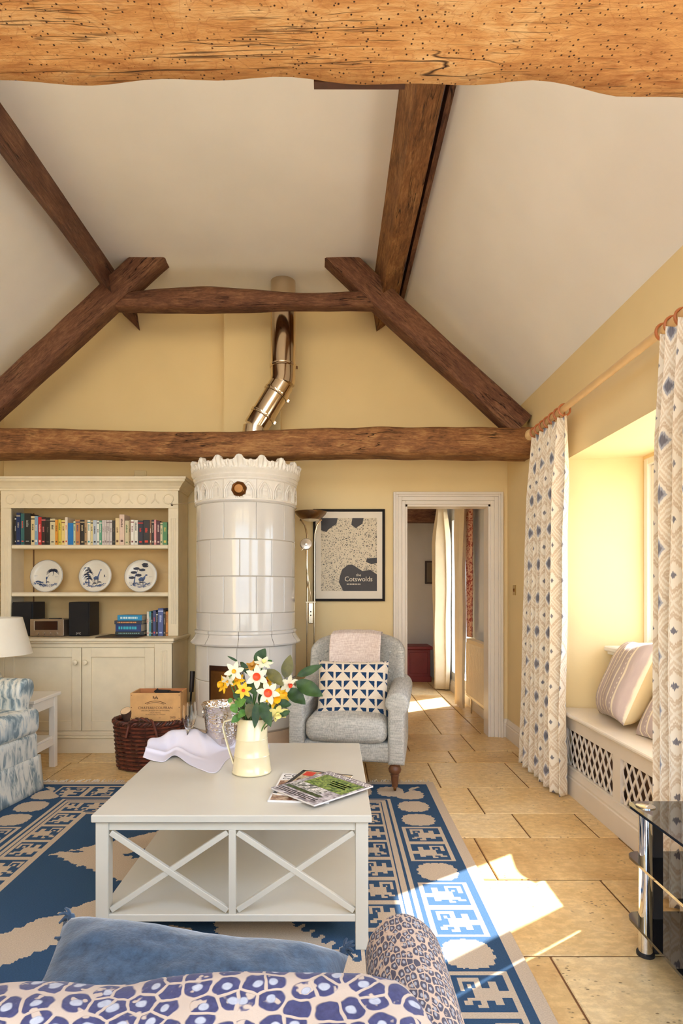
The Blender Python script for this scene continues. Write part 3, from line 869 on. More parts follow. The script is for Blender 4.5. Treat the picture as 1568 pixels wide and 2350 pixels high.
top_row = [(14, 350, (52, 48, 46), W_, 'black'), (31, 325, (30, 48, 92), (180, 170, 150), 'navy blue'), (30, 330, (52, 104, 104), (220, 80, 60), 'dark teal'), (50, 330, (36, 38, 38), (150, 150, 140), 'thick black'),
    (32, 350, (226, 204, 152), K_, 'cream'), (27, 350, (128, 160, 186), W_, 'pale blue'), (26, 358, (196, 44, 44), (240, 200, 190), 'red'), (32, 360, (50, 30, 30), (226, 120, 120), 'dark brown and pink'), (34, 362, (30, 26, 26), (90, 80, 70), 'black'),
    (41, 370, (214, 204, 166), K_, 'cream and grey'), (22, 378, (222, 150, 50), (90, 50, 20), 'orange'), (26, 375, (214, 190, 74), (70, 110, 50), 'yellow-green'), (29, 380, (228, 206, 130), (120, 60, 40), 'pale yellow'), (21, 360, (232, 214, 190), (210, 90, 40), 'white and orange'),
    (44, 403, (20, 118, 190), (20, 118, 190), 'bright blue'), (18, 390, (196, 208, 170), (40, 100, 90), 'pale green'), (35, 378, (192, 130, 78), (60, 70, 110), 'tan'), (35, 378, (34, 30, 30), (200, 180, 140), 'glossy black'), (22, 380, (176, 144, 104), K_, 'brown'),
    (25, 380, (236, 228, 210), (30, 140, 150), 'white'), (18, 385, (222, 206, 150), K_, 'straw yellow'), (30, 380, (186, 196, 206), K_, 'grey-blue'), (20, 385, (232, 230, 220), K_, 'plain white'), (20, 385, (96, 160, 130), W_, 'sea green'),
    (20, 380, (206, 196, 192), (120, 100, 100), 'pale grey'), (15, 380, (204, 194, 190), (120, 100, 100), 'pale grey'), (13, 380, (208, 198, 192), (120, 100, 100), 'pale grey'), (15, 380, (202, 192, 190), (120, 100, 100), 'pale grey'), (18, 380, (208, 200, 196), (120, 100, 100), 'pale grey'),
    (26, 384, (42, 40, 36), (100, 96, 80), 'charcoal'), (32, 365, (226, 202, 152), (110, 70, 40), 'cream with brown'), (40, 338, (224, 196, 176), (90, 60, 50), 'tall pinkish cream'), (33, 385, (206, 196, 160), (80, 110, 70), 'beige and green'), (15, 380, (148, 128, 98), K_, 'olive brown'),
    (25, 378, (238, 232, 222), (120, 40, 40), 'white'), (30, 380, (226, 222, 210), K_, 'white with dark foot'), (41, 385, (34, 36, 52), (200, 50, 40), 'blue-black'), (52, 380, (32, 26, 28), (210, 60, 40), 'broad black'), (15, 382, (138, 92, 62), W_, 'slim brown'),
    (20, 378, (30, 28, 30), (200, 180, 150), 'slim black'), (18, 378, (216, 140, 140), W_, 'pink'), (29, 388, (78, 30, 42), (220, 190, 180), 'maroon'), (20, 400, (214, 200, 160), (60, 110, 60), 'cream and green'), (38, 398, (72, 134, 84), (210, 190, 90), 'green'),
    (10, 398, (60, 46, 40), W_, 'thin dark'), (22, 402, (196, 140, 120), W_, 'dusty pink')]
K1 = .001074; bx = (-2.03 - .655) + .004
for i, (w, tz, c, c2, nm) in enumerate(top_row):
    ww = w * K1 * 1.0; h = (573 - tz) * K1 * 1.02
    n_ = len(top_row)
    pos = '%s from the left' % ORD[i] if i < 23 else '%s from the right' % ORD[n_ - 1 - i]
    book(bx + ww / 2, 4.985 + random.uniform(-.003, .006), 1.682, ww - .0012, h, .14, c, c2, '%s book, %s on the top shelf' % (nm, pos), 'books on the top shelf')
    bx += ww
zb = .918
low = [('slim black book at the bottom of the flat pile on the dresser counter', .235, .028, (30, 34, 36), (120, 160, 150)), ('turquoise and navy book, second up in the flat pile on the counter', .215, .062, (26, 60, 120), (60, 190, 210)),
       ('dark blue book, third up in the flat pile on the counter', .225, .030, (24, 34, 60), (220, 150, 80)), ('bright cyan book on top of the flat pile on the counter', .205, .045, (20, 140, 190), (220, 240, 240))]
z = zb + .011
for k, (lb, w, h, c, c2) in enumerate(low):
    book(-1.70 + (.004, -.006, -.008, .006)[k], 4.93, z, w, h, .15, c, c2, lb, 'flat pile of books on the counter', True, R((3, -2, 2, -1)[k])); z += h
lt = thing('picture_book', 'flat dark album with gilt edge under the pile of books', 'album', (-1.74, 4.80, zb), R(-2))
MB().box(-.17, .17, -.06, .26, 0, .003, .001).build('cover', M('gilt_edge', (150, 112, 60), .5), lt, 0); MB().box(-.165, .165, -.055, .255, .003, .0095).build('board', M('album_dark', (48, 38, 34), .5), lt, 0)
x = -1.562
for w, h, c, c2, nm in ((.020, .205, (216, 206, 190), (190, 60, 50), 'white'), (.016, .205, (70, 150, 160), W_, 'teal'), (.014, .195, (40, 40, 44), W_, 'black'), (.026, .215, (56, 70, 120), (210, 80, 70), 'blue and red'), (.016, .20, (30, 32, 40), W_, 'narrow black'), (.045, .232, (74, 92, 150), (190, 200, 230), 'broad periwinkle blue'), (.018, .215, (34, 30, 32), (160, 150, 140), 'dark'), (.022, .205, (200, 128, 50), K_, 'amber')):
    book(x + w / 2, 4.96, zb, w - .001, h, .15, c, c2, '%s book standing upright beside the flat pile on the counter' % nm, 'upright books on the counter'); x += w + .0005

# speakers and stereo
BLK = M('speaker_black', (32, 28, 27), .6, var=.1); BLKC = M('speaker_cloth', (26, 23, 23), .9, var=.12, vscale=80, bump=.3, bscale=500)
for cx, lb in ((-2.115, 'black speaker box right of the stereo'), (-2.585, 'black speaker box left of the stereo behind the lamp')):
    s = thing('speaker', lb, 'speaker', (cx, 4.92, zb), 0, 'bookshelf speakers')
    MB().box(-.085, .085, .012, .22, 0, .285, .003).build('cabinet', BLK, s, 0); MB().box(-.083, .083, 0, .013, .003, .282, .005).build('grille', BLKC, s, 0)
    text_mesh('badge', 'JVC', .022, M('badge_silver', (210, 205, 196), .3, .5), s, frame((0, -.0006, .018), (1, 0, 0), (0, 0, 1)), sx=1.2)
st = thing('stereo', 'silver compact stereo with dark display and four knobs', 'stereo', (-2.37, 4.90, zb))
SILV = M('brushed_silver', (176, 158, 138), .35, .8)
MB().box(-.138, .138, .004, .22, .006, .143, .004).build('case', SILV, st, 0)
MB().box(-.138, .138, 0, .006, .004, .145, .002).build('fascia', SILV, st, 0)
MB().box(-.10, .092, -.003, .003, .055, .128, .003).build('display', M('display_dark', (52, 26, 18), .15), st, 0)
MB().box(-.104, -.098, -.004, .003, .052, .131).build('display_trim', M('badge_silver', (210, 205, 196)), st, 0)
for x in (-.075, -.025, .027, .080):
    MB().lathe([(.013, 0), (.013, .012), (.011, .014), (.0001, .014)], 18, T=frame((x, 0, .026), (1, 0, 0), (0, 0, 1))).build('knob', SILV, st)
for x, z in ((-.118, .115), (-.118, .09), (-.118, .06), (.108, .118), (.108, .1), (.12, .09), (.12, .075)):
    MB().lathe([(.005, 0), (.005, .003), (.0001, .003)], 10, T=frame((x, 0, z), (1, 0, 0), (0, 0, 1))).build('button', SILV, st)
MB().lathe([(.0001, .006), (.05, .006), (.052, 0)], 24, c=(.03, .09, .143)).build('disc_lid', BLK, st)

# blue and white plates, painted scenes as flat enamel
PLATE = M('plate_glaze', (226, 220, 206), .15, var=.03)
BLUE1 = M('cobalt_wash', (74, 96, 138), .2, var=.15, vscale=40); BLUE2 = M('cobalt_dark', (44, 52, 74), .2, var=.15, vscale=40)
def stroke(b, pts, w):
    L, Rr = [], []
    for i, (x, y) in enumerate(pts):
        x2, y2 = pts[min(i + 1, len(pts) - 1)]; x1, y1 = pts[max(i - 1, 0)]
        d = Vector((x2 - x1, y2 - y1)); d = d.normalized() if d.length else Vector((1, 0)); nrm = Vector((-d.y, d.x))
        ww = w * (1 - .75 * i / (len(pts) - 1))
        L.append((x + nrm.x * ww, y + nrm.y * ww, .0)); Rr.append((x - nrm.x * ww, y - nrm.y * ww, .0))
    n = len(pts); b.add(L + Rr, [(i, n + i, n + i + 1, i + 1) for i in range(n - 1)])
def palm(b, x, y, s, n=9, droop=.5):
    for k in range(n):
        a = math.pi * (-.1 + 1.2 * k / (n - 1)); dx, dy = math.cos(a), math.sin(a) * .7
        stroke(b, [(x + dx * s * t, y + dy * s * t - droop * s * t * t) for t in (0, .25, .5, .75, 1)], s * .10)
def blob(b, x, y, rx, ry, seed=0, n=14):
    b.add([(x + rx * math.cos(6.283 * i / n) * (1 + .3 * nz(seed, i * .9)), y + ry * math.sin(6.283 * i / n) * (1 + .3 * nz(seed + 3, i * .9)), 0) for i in range(n)], [tuple(range(n))])
for k, (px, lb) in enumerate(((105, 'blue and white plate with a palm tree and flamingo, left on the shelf'), (217, 'blue and white plate with a giraffe, middle of the shelf'), (322, 'blue and white plate with zebra and trees, right on the shelf'))):
    c = at(px, 1321, 5.09)
    pl = thing('plate', lb, 'plate', (c.x, 5.085, 1.284), 0, 'decorated plates', rot=(R(-9), 0, 0))
    RP = .142; T = frame((0, 0, RP), (1, 0, 0), (0, 0, 1))
    MB().lathe([(.0001, -.012), (.06, -.012), (RP * .98, -.004), (RP, .006), (RP * .985, .008), (RP * .74, .0), (RP * .70, -.003), (.0001, -.003)], 48, T=T).build('dish', PLATE, pl, 60)
    b = MB(); b.lathe([(RP * .972, .0094), (RP * .985, .0094)], 48, T=T); b.build('rim_line', BLUE2, pl)
    d1, d2 = MB(), MB(); random.seed(50 + k)
    S = RP
    for i in range(46):
        a = random.uniform(-.62, .62); x = a * S; y = -S * random.uniform(.52, .70) * math.sqrt(max(.05, 1 - a * a)) ; stroke(d1, [(x - .012, y), (x, y + random.uniform(-.004, .004)), (x + .014, y + .002)], .0025)
    for i in range(5):
        x = random.uniform(-.55, .55) * S; y = -.42 * S + random.uniform(-.12, .06) * S; palm(d2 if i % 2 else d1, x, y, S * random.uniform(.12, .2), 7, .3)
    if k == 0:
        stroke(d2, [(.36 * S, .30 * S), (.40 * S, .15 * S), (.36 * S, 0)], .004); palm(d2, .36 * S, .33 * S, .40 * S, 13, .38)
        stroke(d1, [(.02 * S, -.45 * S), (.0, -.2 * S), (.06 * S, -.05 * S), (.14 * S, .05 * S)], .004); blob(d1, .0, -.12 * S, .05 * S, .08 * S, 3)
        palm(d1, -.5 * S, -.35 * S, .3 * S, 8, .6)
    elif k == 1:
        stroke(d1, [(-.36 * S, -.55 * S), (-.40 * S, -.1 * S), (-.5 * S, .45 * S)], .006)
        for q in range(6): palm(d2, -.45 * S + .08 * S * (q % 3 - 1), (.5 - .13 * q) * S, .26 * S, 8, .6)
        blob(d1, .05 * S, -.12 * S, .16 * S, .11 * S, 9); stroke(d1, [(.14 * S, -.08 * S), (.22 * S, .15 * S), (.28 * S, .36 * S)], .007); blob(d1, .31 * S, .38 * S, .06 * S, .035 * S, 2)
        for q in (-.06, .0, .13, .18): stroke(d2, [(q * S, -.16 * S), (q * S, -.5 * S)], .003)
        blob(d2, .55 * S, .02 * S, .03 * S, .08 * S, 5)
    else:
        for q, (x, y) in enumerate(((-.30, .46), (.25, .62), (-.45, .22), (-.15, .05), (-.55, -.1), (.05, .38), (.22, .72))): blob(d2, x * S, y * S, .20 * S, .085 * S, q * 7)
        stroke(d1, [(-.4 * S, -.45 * S), (-.35 * S, 0), (-.2 * S, .4 * S)], .006)
        blob(d1, .05 * S, -.2 * S, .2 * S, .12 * S, 4); stroke(d1, [(.18 * S, -.14 * S), (.26 * S, .02 * S)], .012); blob(d1, .32 * S, .06 * S, .08 * S, .05 * S, 6)
        for q in (-.08, .0, .12, .18): stroke(d2, [(q * S, -.2 * S), (q * S, -.5 * S)], .003)
    stroke(d1, [(.5 * S, -.05 * S), (.7 * S, -.04 * S)], .0015); stroke(d1, [(-.75 * S, 0), (-.55 * S, .01 * S)], .0015)
    T2 = T @ Matrix.Translation((0, 0, .0004))
    for d_, m_ in ((d1, BLUE1), (d2, BLUE2)):
        vs = []
        for v in d_.v:
            r = math.hypot(v[0], v[1]); q = min(1, RP * .93 / r) if r > 0 else 1
            r2 = r * q; z = -.0022 if r2 < RP * .70 else -.0022 + (r2 - RP * .70) / (RP * .285) * .0115
            vs.append(tuple(T2 @ Vector((v[0] * q, v[1] * q, z))))
        d_.v = vs; d_.build('painted_scene', m_, pl, 0)['kind'] = 'stuff'

# ------------------------------------------------------------------ things on the back wall
def map_mat():
    t = NT('map_print'); v = t.coord('Object')
    x, y, z = t.sep(v)
    w = t.comb(x + t.noise(v, 5, 3) * .10, z + t.noise(v, 6.3, 3) * .09, 0.0)
    r = t.vor(w, 48, 'DISTANCE_TO_EDGE').step(.08, .20)
    r2 = t.vor(t.comb(x, z * 2.2, 0.0), 60, 'DISTANCE_TO_EDGE').step(.06, .18)
    big = t.vor(w, 7, 'DISTANCE_TO_EDGE').step(.010, .026)
    dens = t.noise(v, 9, 3).step(.28, .40)
    road = (1.0 - r * r2) * dens
    road = road.max(1.0 - big)
    t.p(col=t.mix(road, lin((36, 28, 24)), lin((216, 200, 170))), rough=.5)
    return t.mat
ps = thing('framed_print', 'black framed town map print reading Cotswolds on the yellow wall', 'picture', (.14, YB - .001, 1.6125))
b = MB()
PW, PH, fw = .318, .408, .022
for q in ((-PW, -PW + fw, -PH, PH), (PW - fw, PW, -PH, PH), (-PW + fw, PW - fw, -PH, -PH + fw), (-PW + fw, PW - fw, PH - fw, PH)): b.box(q[0], q[1], -.024, 0, q[2], q[3], .002)
b.build('frame', M('black_frame', (30, 22, 18), .65, spec=.2), ps, 0)
MB().box(-PW + fw, PW - fw, -.012, -.004, -PH + fw, PH - fw).build('mount', M('mount_board', (232, 220, 200), .7, var=.01), ps, 0)
b = MB(); b.add([(-.248, -.0126, -.318), (.248, -.0126, -.318), (.248, -.0126, .330), (-.248, -.0126, .330)], [(0, 1, 2, 3)]); b.build('map', map_mat(), ps, 0)
MAPD = M('map_dark', (44, 34, 29), .5, var=.15, vscale=120)
b = MB()
def patch(pts): MB().prism([(x, -.0128, z) for x, z in pts], (0, -.0002, 0)).build('map_water', MAPD, ps, 0)
patch([(-.08, -.185), (-.06, -.125), (-.01, -.085), (.03, -.083), (.08, -.115), (.12, -.14), (.19, -.13), (.248, -.17), (.248, -.318), (-.05, -.318), (-.09, -.24)])
patch([(-.248, .33), (-.10, .33), (-.11, .28), (-.18, .23), (-.20, .205), (-.248, .22)])
patch([(.03, .33), (.13, .33), (.12, .28), (.06, .24), (.02, .27)]); patch([(.248, -.02), (.16, -.03), (.15, -.06), (.20, -.08), (.248, -.07)])
CRM = M('print_cream', (226, 212, 186), .5, var=0)
text_mesh('title', 'Cotswolds', .062, CRM, ps, frame((.085, -.0133, -.232), (1, 0, 0), (0, 0, 1)), sx=.92)
text_mesh('title_article', 'the', .034, CRM, ps, frame((.085, -.0133, -.186), (1, 0, 0), (0, 0, 1)))
b = MB()
for k in range(9): b.box(-.02 + k * .014, -.011 + k * .014, -.0134, -.013, -.262, -.252)
b.build('small_print', CRM, ps, 0)
vb = thing('wall_vent', 'small cream painted box on the yellow wall above the bookcase', 'wall box', (at(323, 1090, YB).x, YB, 2.28))
MB().box(-.055, .055, -.02, 0, 0, .085, .006).build('cover', M('vent_cream', (230, 212, 168), .5), vb, 0); MB().box(-.045, .045, -.023, -.018, .01, .075, .004).build('face', M('vent_cream'  , (222, 196, 142)), vb, 0)
sw = thing('light_switch', 'brass light switch plate on the right wall beside the doorway', 'light switch', (XR, 5.06, 1.26))
MB().box(-.006, 0, -.035, .035, 0, .085, .002).build('plate', M('pale_brass', (190, 160, 96), .3, .9), sw, 0); MB().box(-.014, -.005, -.008, .008, .03, .055, .002).build('rocker', BRASS, sw, 0)

# floor lamp
CHR = M('lamp_chrome', (196, 176, 148), .18, 1.0, var=.06)
fl = thing('floor_lamp', 'chrome uplighter floor lamp with bowl shade and reading arm by the picture', 'floor lamp', (-.19, 5.02, 0))
MB().lathe([(.0001, .03), (.04, .03), (.11, .018), (.125, .008), (.125, 0)], 32).build('base', CHR, fl)
for x in (-.032, .030): MB().tube([(x, 0, .02), (x, 0, 1.20)], .0075, 10).build('pole', CHR, fl)
MB().box(-.045, .045, -.014, .014, 1.196, 1.206, .003).build('joint_bar', CHR, fl, 0)
MB().box(-.020, .020, -.006, .006, 1.02, 1.196, .004).build('switch_plate', CHR, fl, 0)
for z in (1.12, 1.09): MB().lathe([(.006, 0), (.006, .006), (.0001, .007)], 10, T=frame((0, -.006, z), (1, 0, 0), (0, 0, 1))).build('switch_button', BLK, fl)
zt = 1.955
def arm(s): return [(s * .031, 0, 1.2), (s * .031, 0, 1.70), (s * .034, 0, 1.78), (s * .05, 0, 1.85), (s * .075, 0, 1.885), (s * .092, 0, 1.90)]
MB().tube(arm(-1), .0065, 8).build('arm', CHR, fl); MB().tube(arm(1), .0065, 8).build('arm', CHR, fl)
MB().lathe([(.075, .0), (.10, .018), (.128, .048), (.138, .066), (.134, .066), (.124, .050), (.098, .024), (.07, .006)], 36, c=(0, 0, zt - .055)).build('bowl_shade', BRASS if False else M('bowl_metal', (150, 122, 98), .25, 1.0, var=.06), fl)
gl = M('frosted_glass', (246, 238, 214), .4, var=0)
MB().lathe([(.0001, -.016), (.04, -.013), (.076, .001)], 30, c=(0, 0, zt - .055)).build('glass_bowl', gl, fl)
b = MB(); T = frame((-.038, -.03, 1.692), (1, 0, .0), (0, .25, 1)); b.lathe([(.0001, .018), (.016, .016), (.018, .006), (.046, .004), (.052, -.004), (.044, -.02), (.0001, -.03)], 30, T=T); b.build('reading_head', M('head_silver', (222, 210, 190), .25, .7), fl)
MB().tube([(-.038, -.02, 1.65), (-.034, -.03, 1.5), (-.012, -.022, 1.34), (.004, -.004, 1.205)], .004, 8).build('reading_arm', CHR, fl)
MB().tube([(-.055, -.04, 1.66), (-.075, -.05, 1.635)], .003, 6).build('reading_handle', CHR, fl)

# ------------------------------------------------------------------ seen through the doorway
LINEN = M('cream_lining', (226, 208, 174), .85, var=.04, bump=.2, bscale=400)
def toile():
    t = NT('red_toile'); v = t.coord(); f = t.noise(v, 26, 5, .6, 1.5).step(.48, .58)
    t.p(col=t.mix(f, lin((206, 160, 130)), lin((150, 62, 52))), rough=.85); return t.mat
TOILE = toile()
def drape(y0t, y1t, y0b, y1b, X0, amp, nf, zt_, zb_, fabric, seed, nu=150, nv=60, head=.10, waist=0.0):
    b = MB(); uv = []
    def fn(u, v):
        s_ = min(1, v / .18)
        a = amp * (.45 + .55 * s_) * (1 + .25 * nz(u * 4 + seed, v * 1.5))
        ya = y0t + (y0b - y0t) * v; yb = y1t + (y1b - y1t) * v
        k = waist * math.sin(math.pi * min(1, v * 1.1)) ; mid = (ya + yb) / 2; ya += (mid - ya) * k; yb += (mid - yb) * k
        ph = 2 * math.pi * nf * u + .9 * nz(u * 3 + seed, v * 1.2 + seed) + .5 * v * math.sin(u * 7 + seed)
        x = X0 + a * math.sin(ph) + .010 * nz(u * 9, v * 4 + seed)
        y = ya + (yb - ya) * (u + .35 / nf / 6.28 * math.sin(2 * ph))
        z = zt_ + (zb_ - zt_) * v + (.012 * abs(math.sin(ph)) if v == 0 else 0)
        uv.append((u * fabric, (zt_ - zb_) * (1 - v)))
        return (x, y, z)
    b.grid(fn, nu, nv)
    return b, uv
def thicken(o, t=.002):
    m = o.modifiers.new('cloth', 'SOLIDIFY'); m.thickness = t; return o
b, uv = drape(7.62, 7.86, 7.66, 7.84, 1.415, .095, 3, 2.40, .02, .9, 2, 110, 20)
tag(thicken(b.build('curtain', LINEN, None, 80, uv)), 'far cream curtain hanging past the bright window in the next room', 'curtain')
c2 = thing('curtain', 'near cream curtain with red patterned edge in the next room', 'curtain', (0, 0, 0))
b, uv = drape(6.36, 6.78, 6.42, 6.72, 1.405, .03, 3, 2.42, .02, .7, 5, 80, 20); thicken(b.build('lining', LINEN, c2, 80, uv))
b, uv = drape(6.22, 6.50, 6.30, 6.44, 1.465, .02, 2, 2.42, .80, .5, 9, 50, 20); thicken(b.build('patterned_face', TOILE, c2, 80, uv))
o = MB().tube([(1.44, 6.1, 2.45), (1.44, 7.9, 2.45)], .014, 10).build('curtain_pole', M('iron_pole', (50, 38, 32), .5)); tag(o, 'dark curtain pole in the next room', 'curtain pole')
rd = thing('radiator', 'cream panel radiator on the wall of the next room', 'radiator', (1.42, 5.9, .18))
RADM = M('radiator_enamel', (230, 208, 168), .4, var=.02)
b = MB(); b.box(.0, .012, -.42, .42, 0, .60, .004)
for k in range(24): b.box(-.006, .002, -.40 + k * .0345, -.40 + k * .0345 + .018, .03, .57, .003)
b.build('front_panel', RADM, rd, 0); MB().box(.02, .07, -.41, .41, .02, .58, .004).build('rear_panel', RADM, rd, 0); MB().box(-.002, .075, -.42, .42, .598, .61, .003).build('top_grille', RADM, rd, 0)
for y in (-.38, .38): MB().box(.065, .112, y - .02, y + .02, .06, .54).build('bracket', RADM, rd, 0)
MB().tube([(.04, .36, .0), (.04, .36, -.18)], .008, 8).build('pipe', CHR, rd); MB().tube([(.04, -.38, .0), (.04, -.38, -.18)], .008, 8).build('pipe', CHR, rd)
RED = M('red_chest_paint', (120, 34, 36), .5, var=.08)
ch = thing('chest', 'dark red wooden chest against the far wall of the next room', 'chest', (1.05, 8.62, 0))
MB().box(-.33, .33, -.2, .2, .06, .46, .004).build('body', RED, ch, 0); MB().box(-.36, .36, -.225, .22, .46, .505, .008).build('lid', RED, ch, 0); MB().box(-.345, .345, -.21, .21, 0, .08, .006).build('plinth', RED, ch, 0)
for x in (-.165, .165): MB().box(x - .13, x + .13, -.206, -.198, .12, .42, .004).build('panel', RED, ch, 0)
fp = thing('framed_picture', 'small dark framed picture on the far wall of the next room', 'picture', (1.46, 8.855, 1.40))
MB().box(-.09, .09, -.03, 0, 0, .34, .004).build('frame', M('dark_frame', (62, 44, 34), .5), fp, 0); MB().box(-.065, .065, -.032, -.028, .025, .315).build('picture', M('dim_picture', (110, 96, 80), .6), fp, 0)
bm = beam('ceiling_beam', OAKRED, 3.0, chamfer_rect(.22, .25, .015), 77, .008, 30); bm.location = (-1.48, 8.5, 2.40)
tag(bm, 'dark red-brown ceiling beam in the next room seen through the doorway', 'beam')

# ------------------------------------------------------------------ rug
def wool(name, c):
    t = NT(name); v = t.coord(); c = lin(c)
    f = t.noise(t.coord('Object', (160, 420, 1)), 1.0, 3, .7)
    t.p(col=t.ramp(f, [(.3, tuple(x * .72 for x in c[:3]) + (1,)), (.7, tuple(min(1, x * 1.12) for x in c[:3]) + (1,))]), rough=.95, spec=.1)
    t.bump(f, .5, .003); return t.mat
RBLUE, RBEIGE = wool('rug_blue', (56, 82, 110)), wool('rug_beige', (200, 180, 156))
RX0, RX1, RY0_, RY1_ = -2.0, .675, .5, 4.0
cell = .0065
nxr, nyr = int((RX1 - RX0) / cell), int((RY1_ - RY0_) / cell)
gx = RX0 + (np.arange(nxr) + .5) * cell; gy = RY0_ + (np.arange(nyr) + .5) * cell
GX, GY = np.meshgrid(gx, gy)
dx = np.minimum(GX - RX0, RX1 - GX); dy = np.minimum(RY1_ - GY, GY - RY0_)
d = np.minimum(dx, dy); side = dx < dy
s_ = np.where(side, RY1_ + .055 - GY, RX1 - GX)
A = np.zeros(GX.shape, bool)                                     # True = beige
A |= d < .055
A |= (d > .325) & (d < .343); A |= (d > .357) & (d < .380); A |= (d > .560) & (d < .575)
KEY = ["............", "......#####.", "..##..#...#.", "..##..#.#.#.", "..######..#.", "########....", "########....", "..########..", "..##..#..##.", "......##....", "............"]
KB = np.array([[c == '#' for c in r] for r in KEY])
def cells(lo, hi, pitch, blobs):
    global A
    m = (d > lo) & (d < hi)
    a = (d - lo) / (hi - lo); k = np.floor(s_ / pitch).astype(int); t = s_ / pitch - k
    isb = np.isin(k % 3, [0]) & blobs if blobs else np.zeros(GX.shape, bool)
    if blobs: isb |= (k <= 2)
    u, w = (a - .5) / .44, (t - .5) / .42
    th = np.arctan2(w, u); rr = (np.abs(u) ** 2.6 + np.abs(w) ** 2.6)
    A |= m & isb & (rr < .86 + .16 * np.abs(np.sin(th * 7)))
    fr = (a < .09) | (a > .91) | (t < .075) | (t > .925)
    cut = (np.abs(a - .5) + np.abs(t - .5) > .86)
    A |= m & ~isb & (fr | cut)
    ia = np.clip(((a - .09) / .82 * 12).astype(int), 0, 11); it = np.clip(((t - .08) / .84 * 11).astype(int), 0, 10)
    ia2 = np.where(k % 2 == 0, ia, 11 - ia)
    A |= m & ~isb & ~fr & KB[it, ia2]
cells(.090, .300, .205, True); cells(.385, .558, .200, False)
fld = d >= .575
xc = (RX0 + RX1) / 2
def scal(x, y, p=.075, amp=.035): return amp * (np.abs(np.sin(np.pi * (x + y) / p)) + np.abs(np.sin(np.pi * (x - y) / p))) - amp
f1 = np.abs(GX - xc) / .74 + np.abs(GY - 2.90) / .46 + scal(GX, GY)
f2 = np.abs(GX - xc) / 1.02 + np.abs(GY - 1.92) / .98 + scal(GX, GY)
B = ((f1 > .50) & (f1 < .98)) | (f1 < .22)
B |= (f2 > .60) & (f2 < .90) & (f1 > 1.14)
for bx_, by_ in ((-1.04, 2.27), (-.30, 2.27), (-.66, 1.92), (-1.0, 1.55), (-.3, 1.55), (-.66, 2.2), (-.9, 3.33), (-.42, 3.33)):
    u, w = (GX - bx_) / .15, (GY - by_) / .085; th = np.arctan2(w, u)
    B |= (np.abs(u) ** 2.4 + np.abs(w) ** 2.4 < .85 + .18 * np.abs(np.sin(th * 6))) & ((f1 > 1.05) | (f1 < .5))
for lx, ly in ((-1.27, 2.93), (-1.12, 2.36), (-.05, 2.93), (-.2, 2.36), (-.66, 3.27), (-1.3, 2.19), (-.86, 2.52), (-.46, 2.52)):
    B &= ~((np.abs(GX - lx) / .045 + np.abs(GY - ly) / .014) < 1)
A = np.where(fld, B, A)
rug = thing('rug', 'blue and beige flat-woven rug with key border and scalloped motifs', 'rug', (xc, 2.5, 0))
vs, fs, mi = [], [], []
ZT = .009
for j in range(nyr):
    row = A[j]; ch_ = np.flatnonzero(np.diff(row.astype(np.int8))) + 1
    ed = [0] + ch_.tolist() + [nxr]; y0 = RY0_ + j * cell - 2.5; y1 = y0 + cell
    for a, c in zip(ed[:-1], ed[1:]):
        o = len(vs); x0 = RX0 + a * cell - xc; x1 = RX0 + c * cell - xc
        vs += [(x0, y0, ZT), (x1, y0, ZT), (x1, y1, ZT), (x0, y1, ZT)]; fs.append((o, o + 1, o + 2, o + 3)); mi.append(int(row[a]))
b = MB(); b.v, b.f, b.m = vs, fs, mi
hx, hy = nxr * cell / 2, nyr * cell / 2
o = b.build('pile', [RBLUE, RBEIGE], rug, 0)
MB().box(RX0 - xc, RX0 - xc + nxr * cell, RY0_ - 2.5, RY0_ - 2.5 + nyr * cell, .0, ZT - .0004).build('backing', RBEIGE, rug, 0)
b = MB(); random.seed(3)
x = RX0 - xc
while x < RX1 - xc - .02:
    L = random.uniform(.04, .075); kx = random.uniform(-.03, .03); y = RY1_ - 2.5 - .006
    b.tube([(x, y, .0045), (x + kx * .4, y + L * .5, .0045), (x + kx, y + L, .004)], [.0042, .0042, .0028], 5); x += random.uniform(.010, .021)
o = b.build('fringe', M('fringe_cotton', (222, 208, 186), .95, var=.1), rug); o['kind'] = 'stuff'

# ------------------------------------------------------------------ coffee table
CTM = M('cream_table_paint', (203, 197, 182), .28, var=.02, vscale=4)
TX0, TX1, TY0, TY1, TZ = -.866, .138, 2.115, 3.12, .497
ct = thing('coffee_table', 'square cream painted coffee table with crossed braces and lower shelf', 'coffee table', ((TX0 + TX1) / 2, (TY0 + TY1) / 2, ZT))
HWx, HWy = (TX1 - TX0) / 2, (TY1 - TY0) / 2; zz = lambda z: z - ZT
MB().box(-HWx, HWx, -HWy, HWy, zz(.470), zz(TZ), .003).build('top', CTM, ct, 0)
lx, ly, lw = HWx - .012, HWy - .012, .046
for sx in (-1, 1):
    for sy in (-1, 1):
        MB().box(sx * lx, sx * (lx - lw), sy * ly, sy * (ly - lw), 0, zz(.470), .002).build('leg', CTM, ct, 0)
for sy in (-1, 1):
    y0, y1 = sy * (ly - .006), sy * (ly - .028)
    MB().box(-lx + lw, lx - lw, y0, y1, zz(.437), zz(.470), .001).build('apron', CTM, ct, 0)
    MB().box(-.013, .013, y0, y1, zz(.134), zz(.437), .001).build('middle_post', CTM, ct, 0)
    for x0, x1 in ((-lx + lw, -.013), (.013, lx - lw)):
        for dn in (0, 1):
            za, zb2 = (zz(.142), zz(.430)) if dn else (zz(.430), zz(.142))
            dv = Vector((x1 - x0, 0, zb2 - za)); L = dv.length
            T = frame(((x0 + x1) / 2, (y0 + y1) / 2 + (.0015 if dn else -.0015) * -sy, (za + zb2) / 2), dv, (0, 1, 0))
            MB().box(-L / 2 + .006, L / 2 - .006, -.008, .008, -.010, .010, .001, T=T).build('cross_brace', CTM, ct, 0)
